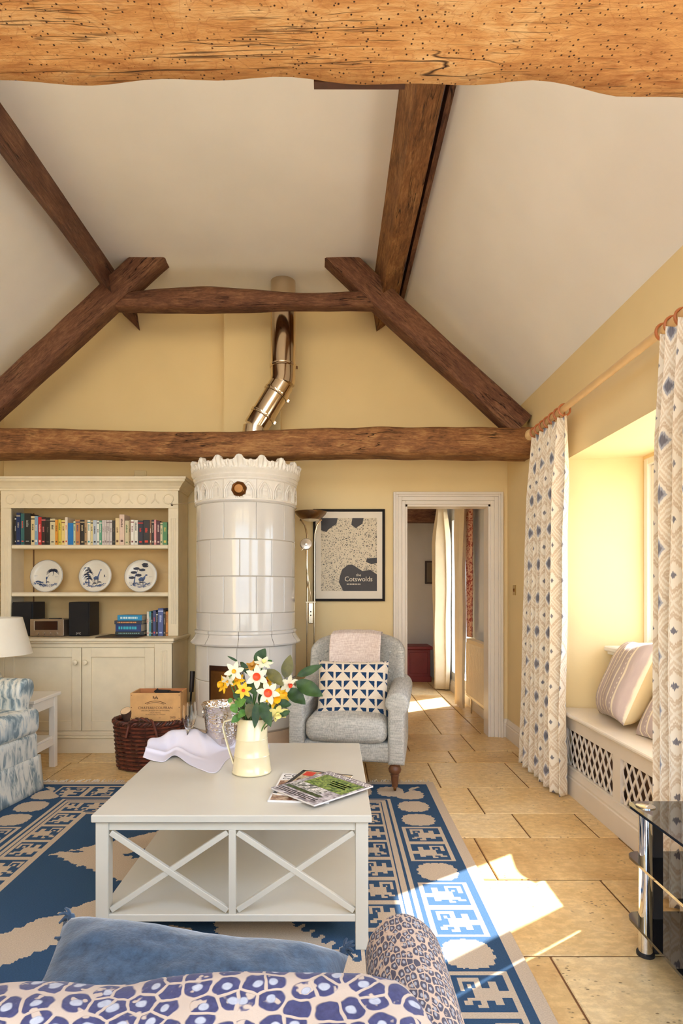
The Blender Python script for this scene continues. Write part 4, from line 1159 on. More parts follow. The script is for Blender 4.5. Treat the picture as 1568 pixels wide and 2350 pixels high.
for sx in (-1, 1):
    MB().box(sx * (lx - .006), sx * (lx - .028), -ly + lw, ly - lw, zz(.437), zz(.470), .001).build('apron', CTM, ct, 0)
MB().box(-lx + .004, lx - .004, -ly + .004, ly - .004, zz(.108), zz(.134), .002).build('shelf', CTM, ct, 0)

# enamel jug
JUG = M('cream_enamel', (228, 214, 174), .15, var=.015, coat=.3)
jc = on_z(578, 1771, TZ); JX, JY = jc.x, jc.y
jug = thing('jug', 'cream enamel jug holding daffodils on the coffee table', 'jug', (JX, JY, TZ))
jp = [(.0001, 0), (.080, 0), (.0865, .003), (.0875, .007), (.085, .010), (.0775, .075), (.0785, .078), (.077, .081), (.0695, .148), (.0705, .151), (.069, .154), (.061, .225), (.0575, .238), (.0585, .240), (.055, .238), (.058, .222), (.070, .1), (.0001, .02)]
def spout(r, z, a):
    k = max(0, (z - .19) / .05); return r * (1 + .35 * k * max(0, math.cos(a + .4)) ** 6) if r > .03 else r
MB().lathe(jp, 48, f=spout).build('body', JUG, jug, 40)
b = MB(); hp = [(-.060, -.01, .215), (-.085, -.012, .235), (-.118, -.014, .226), (-.124, -.015, .200), (-.112, -.015, .150), (-.095, -.013, .09), (-.082, -.012, .052), (-.078, -.012, .04)]
for i in range(len(hp) - 1):
    pass
W2 = .011
vs = []
for i, p in enumerate(hp):
    p = Vector(p); t_ = (Vector(hp[min(i + 1, len(hp) - 1)]) - Vector(hp[max(i - 1, 0)])).normalized(); nrm = t_.cross(Vector((0, 1, 0)))
    for a_, c_ in ((-1, -1), (1, -1), (1, 1), (-1, 1)): vs.append(p + Vector((0, 1, 0)) * W2 * a_ + nrm * .0025 * c_)
n = len(hp); b.add(vs, [(i * 4 + j, i * 4 + (j + 1) % 4, (i + 1) * 4 + (j + 1) % 4, (i + 1) * 4 + j) for i in range(n - 1) for j in range(4)] + [(0, 3, 2, 1), ((n - 1) * 4, (n - 1) * 4 + 1, (n - 1) * 4 + 2, (n - 1) * 4 + 3)])
b.build('handle', JUG, jug, 60)

# flowers
def petal_col(n, c, c2):
    t = NT(n); x, y, z = t.sep(t.coord('Object'))
    t.p(col=t.mix(t.noise(t.coord('Object', (60, 14, 30)), 1, 3), lin(c), lin(c2)), rough=.5, sss=.0); return t.mat
PW_ = petal_col('petal_white', (234, 228, 204), (214, 206, 166)); PY_ = petal_col('petal_yellow', (250, 204, 40), (232, 170, 20)); PP_ = petal_col('petal_pale', (246, 232, 150), (232, 216, 130))
CO_ = petal_col('corona_orange', (236, 86, 30), (220, 60, 30)); CY_ = petal_col('corona_yellow', (246, 190, 30), (226, 150, 20)); CH_ = petal_col('corona_ochre', (214, 160, 60), (180, 120, 40))
STEM = M('flower_stem', (92, 130, 62), .6); LEAF = None
def leaf_mat(n, c, c2):
    t = NT(n); f = t.noise(t.coord('Object', (8, 8, 8)), 2.5, 4)
    t.p(col=t.ramp(f, [(.35, lin(c)), (.7, lin(c2))]), rough=.45, spec=.3); return t.mat
LG = leaf_mat('leaf_dark_green', (30, 54, 20), (58, 84, 32)); LB = leaf_mat('leaf_bronze', (74, 72, 34), (112, 104, 52)); LL = leaf_mat('leaf_bright', (64, 108, 40), (104, 142, 60))
def petal_mesh():
    b = MB()
    def fn(u, v):
        w = .30 * math.sin(math.pi * min(1, v * .93 + .05)) ** .75 * (1 - .25 * v)
        x = (u - .5) * 2 * w
        return (x, .12 + v * .92, .10 * v * v - .12 * x * x * 3 + .03 * math.sin(v * 6))
    b.grid(fn, 4, 6)
    return b
PETAL = {}
def daff(px, py, Y, r, nrm, pm, cm, label, cr=.36, cl=.30, spin=0):
    c = at(px, py, Y); n_ = Vector(nrm).normalized()
    root = thing('daffodil', label, 'flower', (JX, JY, TZ + .02), 0, 'daffodils in the jug')
    loc = c - Vector((JX, JY, TZ + .02))
    u = n_.orthogonal().normalized(); T = frame(loc, u, n_.cross(u)) @ Matrix.Rotation(spin, 4, 'Z') @ Matrix.Scale(r, 4)
    for k in range(6):
        if pm.name not in PETAL: o = petal_mesh().build('petal', pm, root, 60); PETAL[pm.name] = o.data
        else: o = link('petal', PETAL[pm.name], root)
        o.matrix_local = T @ Matrix.Rotation(R(60 * k), 4, 'Z') @ Matrix.Translation((0, 0, .02 * (k % 2)))
    b = MB(); b.lathe([(.05, .0), (cr * .6, cl * .3), (cr * .85, cl * .8), (cr, cl), (cr * .8, cl * .75), (cr * .45, cl * .25), (.0001, .05)], 18, f=lambda q, z, a: q * (1 + .09 * math.sin(a * 9) * (z / cl)))
    o = b.build('corona', cm, root, 60); o.matrix_local = T
    b = MB(); base = Vector((random.uniform(-.03, .03), random.uniform(-.03, .03), .06)); back = loc - n_ * .02
    b.tube([base, base.lerp(back, .45) + Vector((0, 0, .03)), back + Vector((0, 0, .006)) - n_ * .012, back + n_ * .02], [.003, .003, .003, .004], 6); b.build('stem', STEM, root)
random.seed(11)
fy = JY - .04
daff(538, 1541, fy - .02, .044, (-.15, -1, .25), PW_, CY_, 'white daffodil with a small yellow eye at upper left of the bunch', .22, .2)
daff(513, 1571, fy - .0, .040, (-.75, -.7, .1), PY_, PY_, 'yellow daffodil at the far left of the bunch', .34, .6)
daff(545, 1562, fy - .01, .036, (-.2, -.7, .7), PY_, CY_, 'yellow daffodil just below the small-eyed white one', .3, .4, .4)
daff(559, 1584, fy - .04, .036, (.1, -1, .05), PY_, CO_, 'small yellow daffodil with orange cup at lower left of the bunch', .2, .25)
daff(523, 1562, fy - .05, .030, (-.3, -.8, -.5), PW_, CY_, 'little white bell-shaped daffodil hanging at the left', .2, .3)
daff(590, 1553, fy - .05, .050, (-.1, -1, .15), PW_, CO_, 'large white daffodil with red cup near the top of the bunch', .34, .2, .3)
daff(605, 1521, fy + .0, .042, (.25, -.5, .8), PW_, PP_, 'white daffodil facing upward at the top of the bunch', .25, .3)
daff(579, 1529, fy + .03, .034, (-.1, -.6, .8), CH_, CH_, 'ochre daffodil half hidden behind the white ones', .34, .4)
daff(616, 1590, fy - .06, .050, (-.05, -1, .1), PW_, CO_, 'large white daffodil with orange-red cup in the centre of the bunch', .36, .2, .6)
daff(632, 1602, fy - .045, .044, (.35, -.9, -.1), PY_, PY_, 'bright yellow trumpet daffodil right of the central white one', .36, .7)
daff(651, 1593, fy - .02, .036, (.6, -.8, .1), PY_, CY_, 'golden daffodil between the trumpet and the right leaves', .32, .4)
daff(637, 1636, fy - .055, .046, (.25, -.8, -.55), PP_, PP_, 'pale lemon daffodil drooping lowest in the bunch', .3, .5)
daff(663, 1571, fy - .02, .044, (.55, -.75, -.2), PW_, CO_, 'white daffodil with orange cup at the right of the bunch', .24, .35, .2)
daff(612, 1566, fy + .0, .036, (.1, -.6, .6), PY_, CO_, 'yellow daffodil bud rising behind the central white flower', .22, .3)
def Z5(x, y): return 480 + x / 5.6, 1480 + y / 5.6
def leaf(root, base, tip, w, mat, Y0, Y1, curl=.1):
    (ax, ay), (bx_, by_) = Z5(*base), Z5(*tip)
    o = Vector(root.location); A_, B_ = at(ax, ay, Y0) - o, at(bx_, by_, Y1) - o
    dv = B_ - A_; L = dv.length; x = dv.normalized(); vdir = Vector((.15, -1, .35)); s2 = x.cross(vdir).normalized(); nn = s2.cross(x)
    W = w / 5.6 * Y0 / F * .5
    b = MB()
    def fn(u, v):
        k = math.sin(math.pi * v ** .85) ** .8 * (1 - .12 * v)
        q = (u - .5) * 2
        return A_ + x * L * v + s2 * W * k * q + nn * (-.22 * W * (1 - abs(q)) * k + curl * L * math.sin(math.pi * v) * .5 + .06 * W * math.sin(v * 14 + u * 3))
    b.grid(fn, 4, 9)
    me = b.build('leaf', mat, root, 50)
    return A_
def branch(label, leaves, Y, name='leafy_sprig'):
    root = thing(name, label, 'foliage', (JX, JY, TZ + .02), 0, 'leafy sprigs in the jug')
    pts = []
    for base, tip, w, m_, dyv in leaves: pts.append(leaf(root, base, tip, w, m_, Y, Y + dyv))
    b = MB(); st = Vector((random.uniform(-.02, .02), random.uniform(-.02, .02), .08))
    for p in pts: b.tube([st, st.lerp(p, .5) + Vector((0, .01, .02)), p], [.0032, .0028, .0018], 5)
    b.build('twig', M('twig_brown', (92, 84, 48), .7), root)
branch('upright dark leaf sprig at the top of the bunch', [((600, 245), (725, 45), 165, LG, .03), ((745, 235), (812, 200), 60, LL, .0)], fy + .05)
branch('large glossy leaf sprig spreading to the right of the bunch', [((975, 430), (1045, 125), 165, LB, .02), ((1130, 400), (1462, 255), 120, LG, .0), ((1115, 470), (1465, 660), 210, LG, -.04), ((1010, 565), (1242, 765), 190, LG, -.04)], fy - .01)
branch('bronze-green leaf sprig in the middle of the bunch', [((750, 315), (960, 530), 165, LB, -.03), ((720, 410), (612, 590), 110, LB, -.02), ((500, 470), (610, 660), 115, LG, -.02), ((690, 600), (640, 760), 80, LG, 0)], fy - .02)
branch('dark leaf sprig hanging over the front of the jug', [((615, 735), (585, 1075), 112, LG, -.03), ((670, 730), (795, 1055), 165, LG, -.03), ((900, 905), (1045, 850), 90, LG, .0), ((880, 740), (1060, 770), 120, LG, .02)], fy - .055)
branch('bright green leaf cluster at the left of the jug mouth', [((330, 770), (480, 700), 130, LL, -.02), ((290, 760), (360, 880), 110, LL, -.02), ((460, 830), (380, 940), 100, LL, -.03), ((400, 900), (285, 1000), 100, LL, -.02), ((540, 730), (500, 950), 130, LB, -.02), ((330, 590), (420, 720), 130, LG, .0), ((440, 620), (560, 760), 120, LG, .0), ((300, 690), (240, 740), 60, LL, 0)], fy - .03)
branch('thin curling leaf sprig at the upper left of the bunch', [((420, 225), (510, 385), 85, LG, .0), ((370, 215), (230, 140), 34, LG, .0), ((400, 220), (480, 300), 60, LG, .02)], fy + .02)

# ice bucket
def hammered():
    t = NT('hammered_steel'); v = t.coord()
    t.p(col=lin((214, 206, 200)), metal=1.0, rough=.07); t.bump(t.vor(v, 80), .6, .004); return t.mat
HAM = hammered()
bk = on_z(510, 1712, TZ)
bucket = thing('ice_bucket', 'hammered silver ice bucket with flared rim on the white napkin', 'ice bucket', (bk.x, bk.y, TZ + .006))
MB().lathe([(.0001, 0), (.066, 0), (.072, .004), (.080, .05), (.092, .17), (.096, .195), (.108, .214), (.107, .217), (.094, .200), (.078, .06), (.0001, .012)], 48).build('body', HAM, bucket, 60)
for s in (-1, 1):
    MB().tube([(s * .095, .022 * math.cos(t), .165 + .024 * math.sin(t)) for t in [2 * math.pi * i / 16 for i in range(16)]], .0035, 6, closed=True).build('ring_handle', HAM, bucket)

# napkin
NF = [(-.900, 2.800, .513), (-.800, 2.765, .500), (-.757, 2.835, .512), (-.647, 2.706, .500), (-.520, 2.603, .500), (-.500, 2.815, .500), (-.435, 2.965, .500), (-.324, 2.995, .500)]
NB = [(-.930, 3.000, .548), (-.860, 3.070, .566), (-.800, 3.090, .585), (-.740, 3.085, .590), (-.669, 3.060, .578), (-.590, 3.075, .560), (-.46, 3.09, .515), (-.336, 3.10, .506)]
def poly_at(P, u):
    k = u * (len(P) - 1); i = min(int(k), len(P) - 2); t = k - i
    p0, p1, p2, p3 = [Vector(P[max(0, min(len(P) - 1, i + q))]) for q in (-1, 0, 1, 2)]
    return .5 * ((2 * p1) + (p2 - p0) * t + (2 * p0 - 5 * p1 + 4 * p2 - p3) * t * t + (3 * p1 - p0 - 3 * p2 + p3) * t ** 3)
def nap(u, v):
    A_, B_ = poly_at(NF, u), poly_at(NB, u)
    sm = lambda q: max(0, min(1, q)) ** 2 * (3 - 2 * max(0, min(1, q)))
    p = A_.lerp(B_, v)
    z = A_.z + (B_.z - A_.z) * sm((v - .55) / .45) if u > .16 else A_.lerp(B_, v).z * (1 - u / .16) + (A_.z + (B_.z - A_.z) * sm((v - .55) / .45)) * (u / .16)
    z += .012 * math.exp(-((v - .40 - .1 * u) / .05) ** 2) * sm((.62 - u) / .3) + .006 * sm((v - .6) / .3) * math.sin(u * 31 + 2 * math.sin(u * 9)) * sm((.8 - u) / .3)
    z = max(z, TZ + .003) + .002 * nz(p.x * 16, p.y * 16)
    return (p.x, p.y - .03 * sm((v - .55) / .45), max(z, TZ + .0025) if p.x > TX0 - .005 else z)
b = MB(); b.grid(nap, 90, 40)
o = b.build('napkin', M('white_napkin', (220, 216, 228), .8, var=.01), None, 80); thicken(o, .0015)
tag(o, 'crumpled white linen napkin under the ice bucket and glasses', 'napkin')
def glassm():
    t = NT('clear_glass'); t.p(col=(1, 1, 1, 1), rough=.0, trans=1.0, ior=1.3, spec=.6); return t.mat
CG = glassm()
for (px, py), lb in (((431, 1714), 'champagne flute standing in front on the napkin'), ((440, 1705), 'champagne flute standing just behind the other on the napkin')):
    p = on_z(px, py, TZ + .006)
    g = thing('champagne_flute', lb, 'glass', (p.x, p.y, TZ + .008), 0, 'champagne flutes')
    MB().lathe([(.0001, .006), (.031, .001), (.032, 0), (.032, .002), (.012, .006), (.0045, .014)], 28).build('foot', CG, g, 60)
    MB().lathe([(.0045, .013), (.0038, .04), (.0042, .068), (.007, .078)], 16).build('stem', CG, g, 60)
    MB().lathe([(.006, .077), (.016, .098), (.0245, .135), (.0265, .165), (.0235, .21), (.0225, .21), (.0255, .165), (.0235, .135), (.015, .10), (.0001, .083)], 28).build('bowl', CG, g, 60)

# magazines
GLOSS = M('magazine_paper', (226, 220, 214), .3, var=.05, vscale=40)
def noisy(n, c, c2, sc=60):
    t = NT(n); t.p(col=t.ramp(t.noise(t.coord(), sc, 4), [(.4, lin(c)), (.62, lin(c2))]), rough=.3); return t.mat
def magazine(label, cx, cy, z, rz, w, h, t, cover, items, bend=0):
    r = thing('magazine', label, 'magazine', (cx, cy, z), rz, 'magazines on the coffee table')
    MB().box(-w/2 + .001, w/2 - .001, -h/2 + .001, h/2 - .001, 0.0004, t - .0004).build('page_block', GLOSS, r, 0)
    b = MB(); b.box(-w/2, w/2, -h/2, h/2, t - .0005, t); b.box(-w/2, w/2, -h/2, h/2, 0, .0005); b.box(-w/2 - .0004, -w/2 + .0004, -h/2, h/2, 0, t); b.build('cover', cover, r, 0)
    for q in items:
        if q[0] == 'rect': MB().box(q[2], q[3], q[4], q[5], t + .0001, t + .0003).build(q[1], q[6], r, 0)
        else: text_mesh(q[1], q[2], q[3], q[6], r, Matrix.Translation((q[4], q[5], t + .0005)), 'LEFT', .0001, q[7] if len(q) > 7 else 1.0)
    return r
INK = M('ink_black', (30, 26, 28), .4, var=0); INKW = M('ink_white', (244, 240, 234), .4, var=0); INKR = M('ink_red', (206, 52, 36), .4, var=0)
zt_ = TZ + .0005
magazine('white magazine lowest in the pile with black COUNTRY title showing at the left', -.118, 2.405, zt_, R(-5), .235, .335, .006, M('mag_white', (234, 230, 226), .25, var=.02),
    [('text', 'masthead', 'COUNTRY', .052, -.108, .118, INK, .95), ('text', 'headline', 'Celebrate', .028, -.106, .088, INK), ('rect', 'cover_photo', -.11, .11, -.16, .075, noisy('mag_photo_a', (120, 70, 40), (196, 170, 140)))])
magazine('magazine with red lettering and dark spine in the middle of the pile', -.076, 2.425, zt_ + .0062, R(-19.5), .23, .315, .006, noisy('mag_photo_b', (150, 130, 96), (214, 196, 160), 40),
    [('rect', 'spine_band', -.115, -.098, -.157, .157, INK), ('rect', 'top_band', -.115, .115, .148, .157, INK), ('rect', 'red_lettering', -.09, -.045, .085, .140, INKR), ('rect', 'red_lettering', -.03, .01, .085, .140, INKR), ('rect', 'red_lettering', .025, .07, .085, .140, INKR), ('rect', 'cover_photo', -.09, .1, -.14, .04, noisy('mag_photo_c', (90, 50, 30), (220, 170, 90), 30))])
magazine('top magazine of the pile with a green garden cover and white COUNTRY LIVING title', -.043, 2.367, zt_ + .0124, R(-47), .262, .315, .007, noisy('mag_photo_d', (120, 112, 116), (212, 204, 206), 50),
    [('rect', 'masthead_band', -.131, .131, .118, .157, M('mag_grey', (128, 116, 120), .3)), ('rect', 'garden_photo', -.10, .122, -.015, .116, noisy('mag_green', (54, 84, 30), (150, 170, 80), 90)), ('text', 'masthead', 'COUNTRY LIVING', .040, -.126, .123, INKW, .78),
     ('rect', 'photo_panel', -.118, .06, -.072, -.012, noisy('mag_panel', (70, 74, 66), (236, 232, 226), 70)), ('rect', 'hedge_strip', -.118, .085, -.098, -.076, noisy('mag_hedge', (30, 44, 20), (70, 90, 40), 90)),
     ('rect', 'caption_line', -.12, .1, -.118, -.112, INK), ('rect', 'caption_line', -.12, .1, -.130, -.124, INK), ('rect', 'caption_line', -.12, .06, -.142, -.136, INK),
     ('rect', 'headline_line', -.02, .09, .070, .078, INKW), ('rect', 'headline_line', -.01, .08, .052, .060, INKW), ('rect', 'headline_line', 0, .09, .034, .042, INKW)])

# ------------------------------------------------------------------ upholstery helpers
def linen_mat(name, c, c2, sc=260):
    t = NT(name)
    f = t.noise(t.coord('Object', (sc, 12, sc * .25)), 1, 2, .6) * .5 + t.noise(t.coord('Object', (14, sc * .3, sc)), 1, 2, .6) * .5
    t.p(col=t.ramp(f, [(.40, lin(c)), (.60, lin(c2))]), rough=.9, spec=.15, sheen=.15); t.bump(f, .25, .002); return t.mat
GREYL = linen_mat('grey_linen', (160, 158, 150), (206, 202, 192))
def sweep(b, prof, path, m=0, inset=.03, rnd=5):
    """closed profile (a, c) carried along stations path[i] -> matrix; ends are rounded by shrinking the profile"""
    P = [Vector(p) for p in prof]; cen = sum(P, Vector((0, 0))) / len(P); k = len(P); rings = []
    n = len(path)
    def ring(T, sc): return [T @ Vector((cen.x + (p.x - cen.x) * sc[0], 0, cen.y + (p.y - cen.y) * sc[1])) for p in P]
    ext = max((p - cen).length for p in P)
    sx = max(abs(p.x - cen.x) for p in P); sz = max(abs(p.y - cen.y) for p in P)
    def shr(q): return ((sx - q) / sx, (sz - q) / sz)
    for i in range(rnd + 1):
        a = math.pi / 2 * i / rnd
        rings.append(ring(path[0] @ Matrix.Translation((0, -inset * math.sin(a) + inset, 0)) if False else path[0] @ Matrix.Translation((0, inset * (1 - math.sin(a)) * 1.0, 0)) if False else path[0] @ Matrix.Translation((0, -inset * math.cos(a), 0)), shr(inset * (1 - math.sin(a)))))
    for T in path[1:-1]: rings.append(ring(T, (1, 1)))
    for i in range(rnd, -1, -1):
        a = math.pi / 2 * i / rnd
        rings.append(ring(path[-1] @ Matrix.Translation((0, inset * math.cos(a), 0)), shr(inset * (1 - math.sin(a)))))
    vs = [p for r in rings for p in r]; N = len(rings)
    fs = [(i * k + j, (i + 1) * k + j, (i + 1) * k + (j + 1) % k, i * k + (j + 1) % k) for i in range(N - 1) for j in range(k)]
    fs += [tuple(range(k)), tuple((N - 1) * k + j for j in range(k))[::-1]]
    area = sum(P[i].x * P[(i + 1) % k].y - P[(i + 1) % k].x * P[i].y for i in range(k))
    if area > 0: fs = [f[::-1] for f in fs]
    return b.add(vs, fs, m)
def arm_prof(th, z0, zroll, rr, out):
    """x grows outward; panel of thickness th with a scroll of radius rr rolled outward at height zroll"""
    P = [(0, z0), (0, z0 + .12), (0, zroll - rr * .5)]
    cx = rr * .75
    for i in range(17):
        a = R(195 - 245 * i / 16); P.append((cx + rr * math.cos(a), zroll + rr * math.sin(a)))
    P += [(th, zroll - rr * 1.25), (th, z0 + .12), (th, z0)]
    return [(p[0] * out, p[1]) for p in P]
def cushion(b, w, h, t, T, nu=26, conc=.07, seed=0, crease=.0, T2=None):
    def surf(sgn):
        def fn(u, v):
            x, y = -1 + 2 * u, -1 + 2 * v
            k = max(0, (1 - x ** 4)) ** .42 * max(0, (1 - y ** 4)) ** .42
            zt = sgn * t * k * (1 + .10 * nz(x * 2 + seed, y * 2)) + crease * nz(x * 5 + seed, y * 5, 3) * k
            X_ = w * x * (1 - conc * (1 - y * y)); Y_ = h * y * (1 - conc * (1 - x * x))
            return T @ Vector((X_, Y_, zt))
        return fn
    b.grid(surf(1), nu, nu); n0 = len(b.v); b.grid(surf(-1), nu, nu, flip=True)
def turned_leg(b, h, r, T=None):
    b.lathe([(r * .9, h), (r, h * .93), (r * .95, h * .85), (r * .7, h * .80), (r * .85, h * .76), (r * 1.05, h * .66), (r * .95, h * .55), (r * .6, h * .46), (r * .75, h * .43), (r * .62, h * .40), (r * .56, h * .18), (r * .46, .0), (.0001, 0)], 20, T=T)

# ------------------------------------------------------------------ grey armchair
WLEG = M('turned_oak_leg', (116, 72, 44), .4, var=.12, vscale=20)
ac = thing('armchair', 'grey linen button-back armchair on turned wooden legs', 'armchair', (.145, 4.22, 0), R(-9.4))
b = MB(); b.rbox((0, -.035, .255), (.335, .36, .065), .035); b.build('seat_base', GREYL, ac, 60)
def scf(p):
    k = (1 - (p.x / .30) ** 2 * .5); z = p.z + (.035 * max(0, 1 - (p.x / .29) ** 2) * (1 - (p.y / .36) ** 2) if p.z > 0 else 0)
    y = p.y - (.03 * (1 - (p.x / .29) ** 2) if p.y < 0 else 0)
    return (p.x, y, z)
b = MB(); b.rbox((0, -.105, .395), (.268, .315, .078), .06, f=scf); b.build('seat_cushion', GREYL, ac, 60)
for s in (-1, 1):
    prof = arm_prof(.105, .185, .575, .078, s)
    path = [Matrix.Translation((s * .272, y, dz)) @ Matrix.Rotation(s * R(rz_), 4, 'Z') for y, dz, rz_ in ((-.385, 0, 0), (-.2, .004, 0), (0, .006, 0), (.18, .02, 0), (.25, .03, 0))]
    b = MB(); sweep(b, prof, path, inset=.03); b.build('arm', GREYL, ac, 60)
def backf(p):
    x, y, z = p
    e = abs(x) / .355
    y2 = y - .16 * e ** 2.2 + .16 * (z + .36) / .72
    zz_ = z - .075 * e ** 3 * (1 if z > 0 else .0) * (z / .36 if z > 0 else 0)
    if y < 0:
        y2 += .03 * max(0, 1 - e * 1.4) * max(0, 1 - abs(z - .05) / .35)
        for cx_ in (-.24, -.08, .08, .24):
            y2 += .012 * math.exp(-((x - cx_) / .02) ** 2) * (1 if z > .0 else max(0, 1 + z * 4))
    return (x, y2, zz_)
b = MB(); b.rbox((0, .26, .615), (.355, .085, .36), .07, 5, 16, f=backf); b.build('back', GREYL, ac, 60)
for x in (-.24, -.08, .08, .24):
    for z in (.70, .84):
        e = abs(x) / .355
        MB().lathe([(.0001, .006), (.009, .004), (.011, 0)], 12, T=frame((x, .26 - .088 - .16 * e ** 2.2 + .16 * (z - .255) / .72 + .012, z), (1, 0, 0), (0, 0, 1))).build('button', GREYL, ac, 60)
for x, y in ((-.315, -.365), (.315, -.365), (-.27, .33), (.27, .33)):
    b = MB(); turned_leg(b, .175, .040, Matrix.Translation((x, y, .03 + (.009 if y < 0 else 0)))) ; lg = b.build('leg', WLEG, ac, 50)
    b = MB(); zc = .017 + (.009 if y < 0 else 0)
    b.lathe([(.0001, -.009), (.012, -.009), (.0165, -.005), (.0165, .005), (.012, .009), (.0001, .009)], 16, T=frame((x, y + .012, zc), (0, 1, 0), (0, 0, 1))); b.build('castor', BRASS, lg, 50)
# throw over the back
b = MB()
def throw(u, v):
    x = -.185 + .37 * u + .012 * nz(u * 3, v * 3)
    path = [(.075, .72), (.10, .80), (.125, .90), (.155, .975), (.235, .995), (.33, .985), (.385, .93), (.40, .80), (.405, .66)]
    k = v * (len(path) - 1); i = min(int(k), len(path) - 2); t = k - i
    y = path[i][0] * (1 - t) + path[i + 1][0] * t; z = path[i][1] * (1 - t) + path[i + 1][1] * t
    e = abs(x) / .355
    y -= .16 * e ** 2.2
    return (x, y - .012 if v < .5 else y + .012, z + .010 - .07 * e ** 3 + .004 * nz(u * 6, v * 5))
b.grid(throw, 26, 40)
o = b.build('throw_blanket', linen_mat('pink_throw', (206, 184, 172), (232, 216, 204), 180), None, 70); thicken(o, .004)
o.location = ac.location; o.rotation_euler = ac.rotation_euler
tag(o, 'pale pink throw folded over the back of the grey armchair', 'blanket')
def tri_mat():
    t = NT('triangle_print'); x, y, z = t.sep(t.coord('UV'))
    n = t.noise(t.coord('UV'), 40, 3)
    X_ = x * 8.4 + (n - .5) * .10; Y_ = y * 6.4 + (n - .5) * .10
    fx, fy2 = X_.fract(), Y_.fract()
    ix, iy = X_.floor(), Y_.floor()
    par = (ix + iy).mod(2.0) > .5
    px_ = par * (1.0 - fx) + (1.0 - par) * fx
    tri = (((px_ - .14) * 1.06) < (fy2 - .10)) * (px_ > .14) * (fy2 < .90)
    col = t.mix(tri, t.mix(n, lin((214, 196, 172)), lin((232, 218, 198))), lin((34, 60, 92)))
    t.p(col=col, rough=.9, spec=.1); t.bump(t.noise(t.coord('UV'), 220, 2), .2, .002); return t.mat
def uv_cushion(name, w, h, t, T, mat, parent=None, conc=.07, seed=0, crease=0):
    b = MB(); nu = 30; cushion(b, w, h, t, T, nu, conc, seed, crease)
    uv = [(i / nu, j / nu) for j in range(nu + 1) for i in range(nu + 1)] * 2
    return b.build(name, mat, parent, 80, uv)
M4 = Matrix.Translation((.165 - .03, 4.05, .625)) @ Matrix.Rotation(R(-5), 4, 'Z') @ Matrix.Rotation(R(68), 4, 'X')
o = uv_cushion('cushion', .245, .20, .075, M4, tri_mat(), None, .05, 2, .006)
tag(o, 'cream cushion printed with navy triangles on the grey armchair', 'cushion')

# ------------------------------------------------------------------ basket, log, crate, poker
WK1, WK2 = M('dark_willow', (74, 40, 30), .45, var=.2, vscale=30), M('red_willow', (110, 56, 40), .45, var=.2, vscale=30)
BH = .345
bsk = thing('log_basket', 'dark brown wicker log basket beside the dresser', 'basket', (-1.36, 4.40, 0))
def oval(rx, ry, z, ph=0, wob=0.0, n=96, k=15):
    return [((rx + wob * math.cos(a * k + ph)) * math.cos(a), (ry + wob * math.cos(a * k + ph)) * math.sin(a), z) for a in [2 * math.pi * i / n for i in range(n)]]
def rad(z): return .228 + .030 * (z / .35) ** .8, .172 + .025 * (z / .35) ** .8
for mat_, odd in ((WK1, 0), (WK2, 1)):
    b = MB()
    for i in range(23):
        if i % 2 != odd: continue
        z = .012 + i * .0145; rx, ry = rad(z); b.tube(oval(rx, ry, z + .002 * math.sin(i * 3), math.pi * (i % 2) + i * .2, .006), .0082, 5, closed=True)
    o = b.build('weave', mat_, bsk, 60); o['kind'] = 'stuff'
b = MB()
for i in range(30):
    a = 2 * math.pi * i / 30; b.tube([((rad(z)[0]) * math.cos(a), (rad(z)[1]) * math.sin(a), z) for z in (.005, .17, BH - .01)], .005, 5)
o = b.build('stakes', WK1, bsk); o['kind'] = 'stuff'
rx, ry = rad(BH)
for ph in (0, 2.1, 4.2):
    n = 120; MB().tube([((rx + .011 * math.cos(22 * a + ph)) * math.cos(a), (ry + .011 * math.cos(22 * a + ph)) * math.sin(a), .345 + .011 * math.sin(22 * a + ph)) for a in [2 * math.pi * i / n for i in range(n)]], .0085, 6, closed=True).build('rim_braid', WK2 if ph == 2.1 else WK1, bsk)
for sa in (1, -1):
    pts = []
    for i in range(17):
        t = -1 + 2 * i / 16; a = R(-90 * sa) + t * R(24) * 1.0; hgt = .045 * (1 - t ** 2)
        pts.append(((rx + .012) * math.cos(a), (ry + .012) * math.sin(a), .345 + hgt - .09 * max(0, abs(t) - .8) / .2))
    for ph in (0, 3.1):
        b = MB(); b.tube([Vector(p) + Vector((0, .007 * math.cos(i * 1.3 + ph), .007 * math.sin(i * 1.3 + ph))) for i, p in enumerate(pts)], .0085, 6); b.build('handle', WK2 if ph else WK1, bsk)
o = MB().lathe([(.0001, .012), (.2, .012)], 40, f=lambda r, z, a: r if r < .1 else .205 / math.sqrt(math.cos(a) ** 2 + (math.sin(a) * 1.36) ** 2)).build('basket_floor', WK1, bsk)
BARK, CUT = M('bark', (84, 56, 42), .9, var=.3, vscale=25, bump=.6, bscale=30), M('cut_wood', (226, 196, 158), .8, var=.08, vscale=18)
def log(p0, p1, r, label):
    root = thing('log', label, 'log', p0, 0, 'logs in the basket'); p1 = Vector(p1) - Vector(p0); p0 = Vector((0, 0, 0))
    b = MB(); b.tube([p0, p0.lerp(p1, .3), p0.lerp(p1, .7), p1], [r * .97, r * 1.04, r, r * 1.02], 16, cap=False); b.build('bark', BARK, root, 60)
    dv = (p1 - p0).normalized(); u = dv.orthogonal().normalized()
    for c, sg in ((p1, 1), (p0, -1)):
        bb = MB(); bb.disc(r * .99, 16, T=frame(c - dv * .001 * sg, u, dv.cross(u) * sg)); bb.build('cut_face', CUT, root)
lp = at(288, 1633, 4.31)
log((-1.475, 4.43, .22), (lp.x + .005, 4.30, lp.z + .01), .038, 'log with a pale sawn end sticking out at the left of the basket')
log((-1.53, 4.34, .305), (-1.20, 4.32, .305), .04, 'log lying along the front inside the basket')
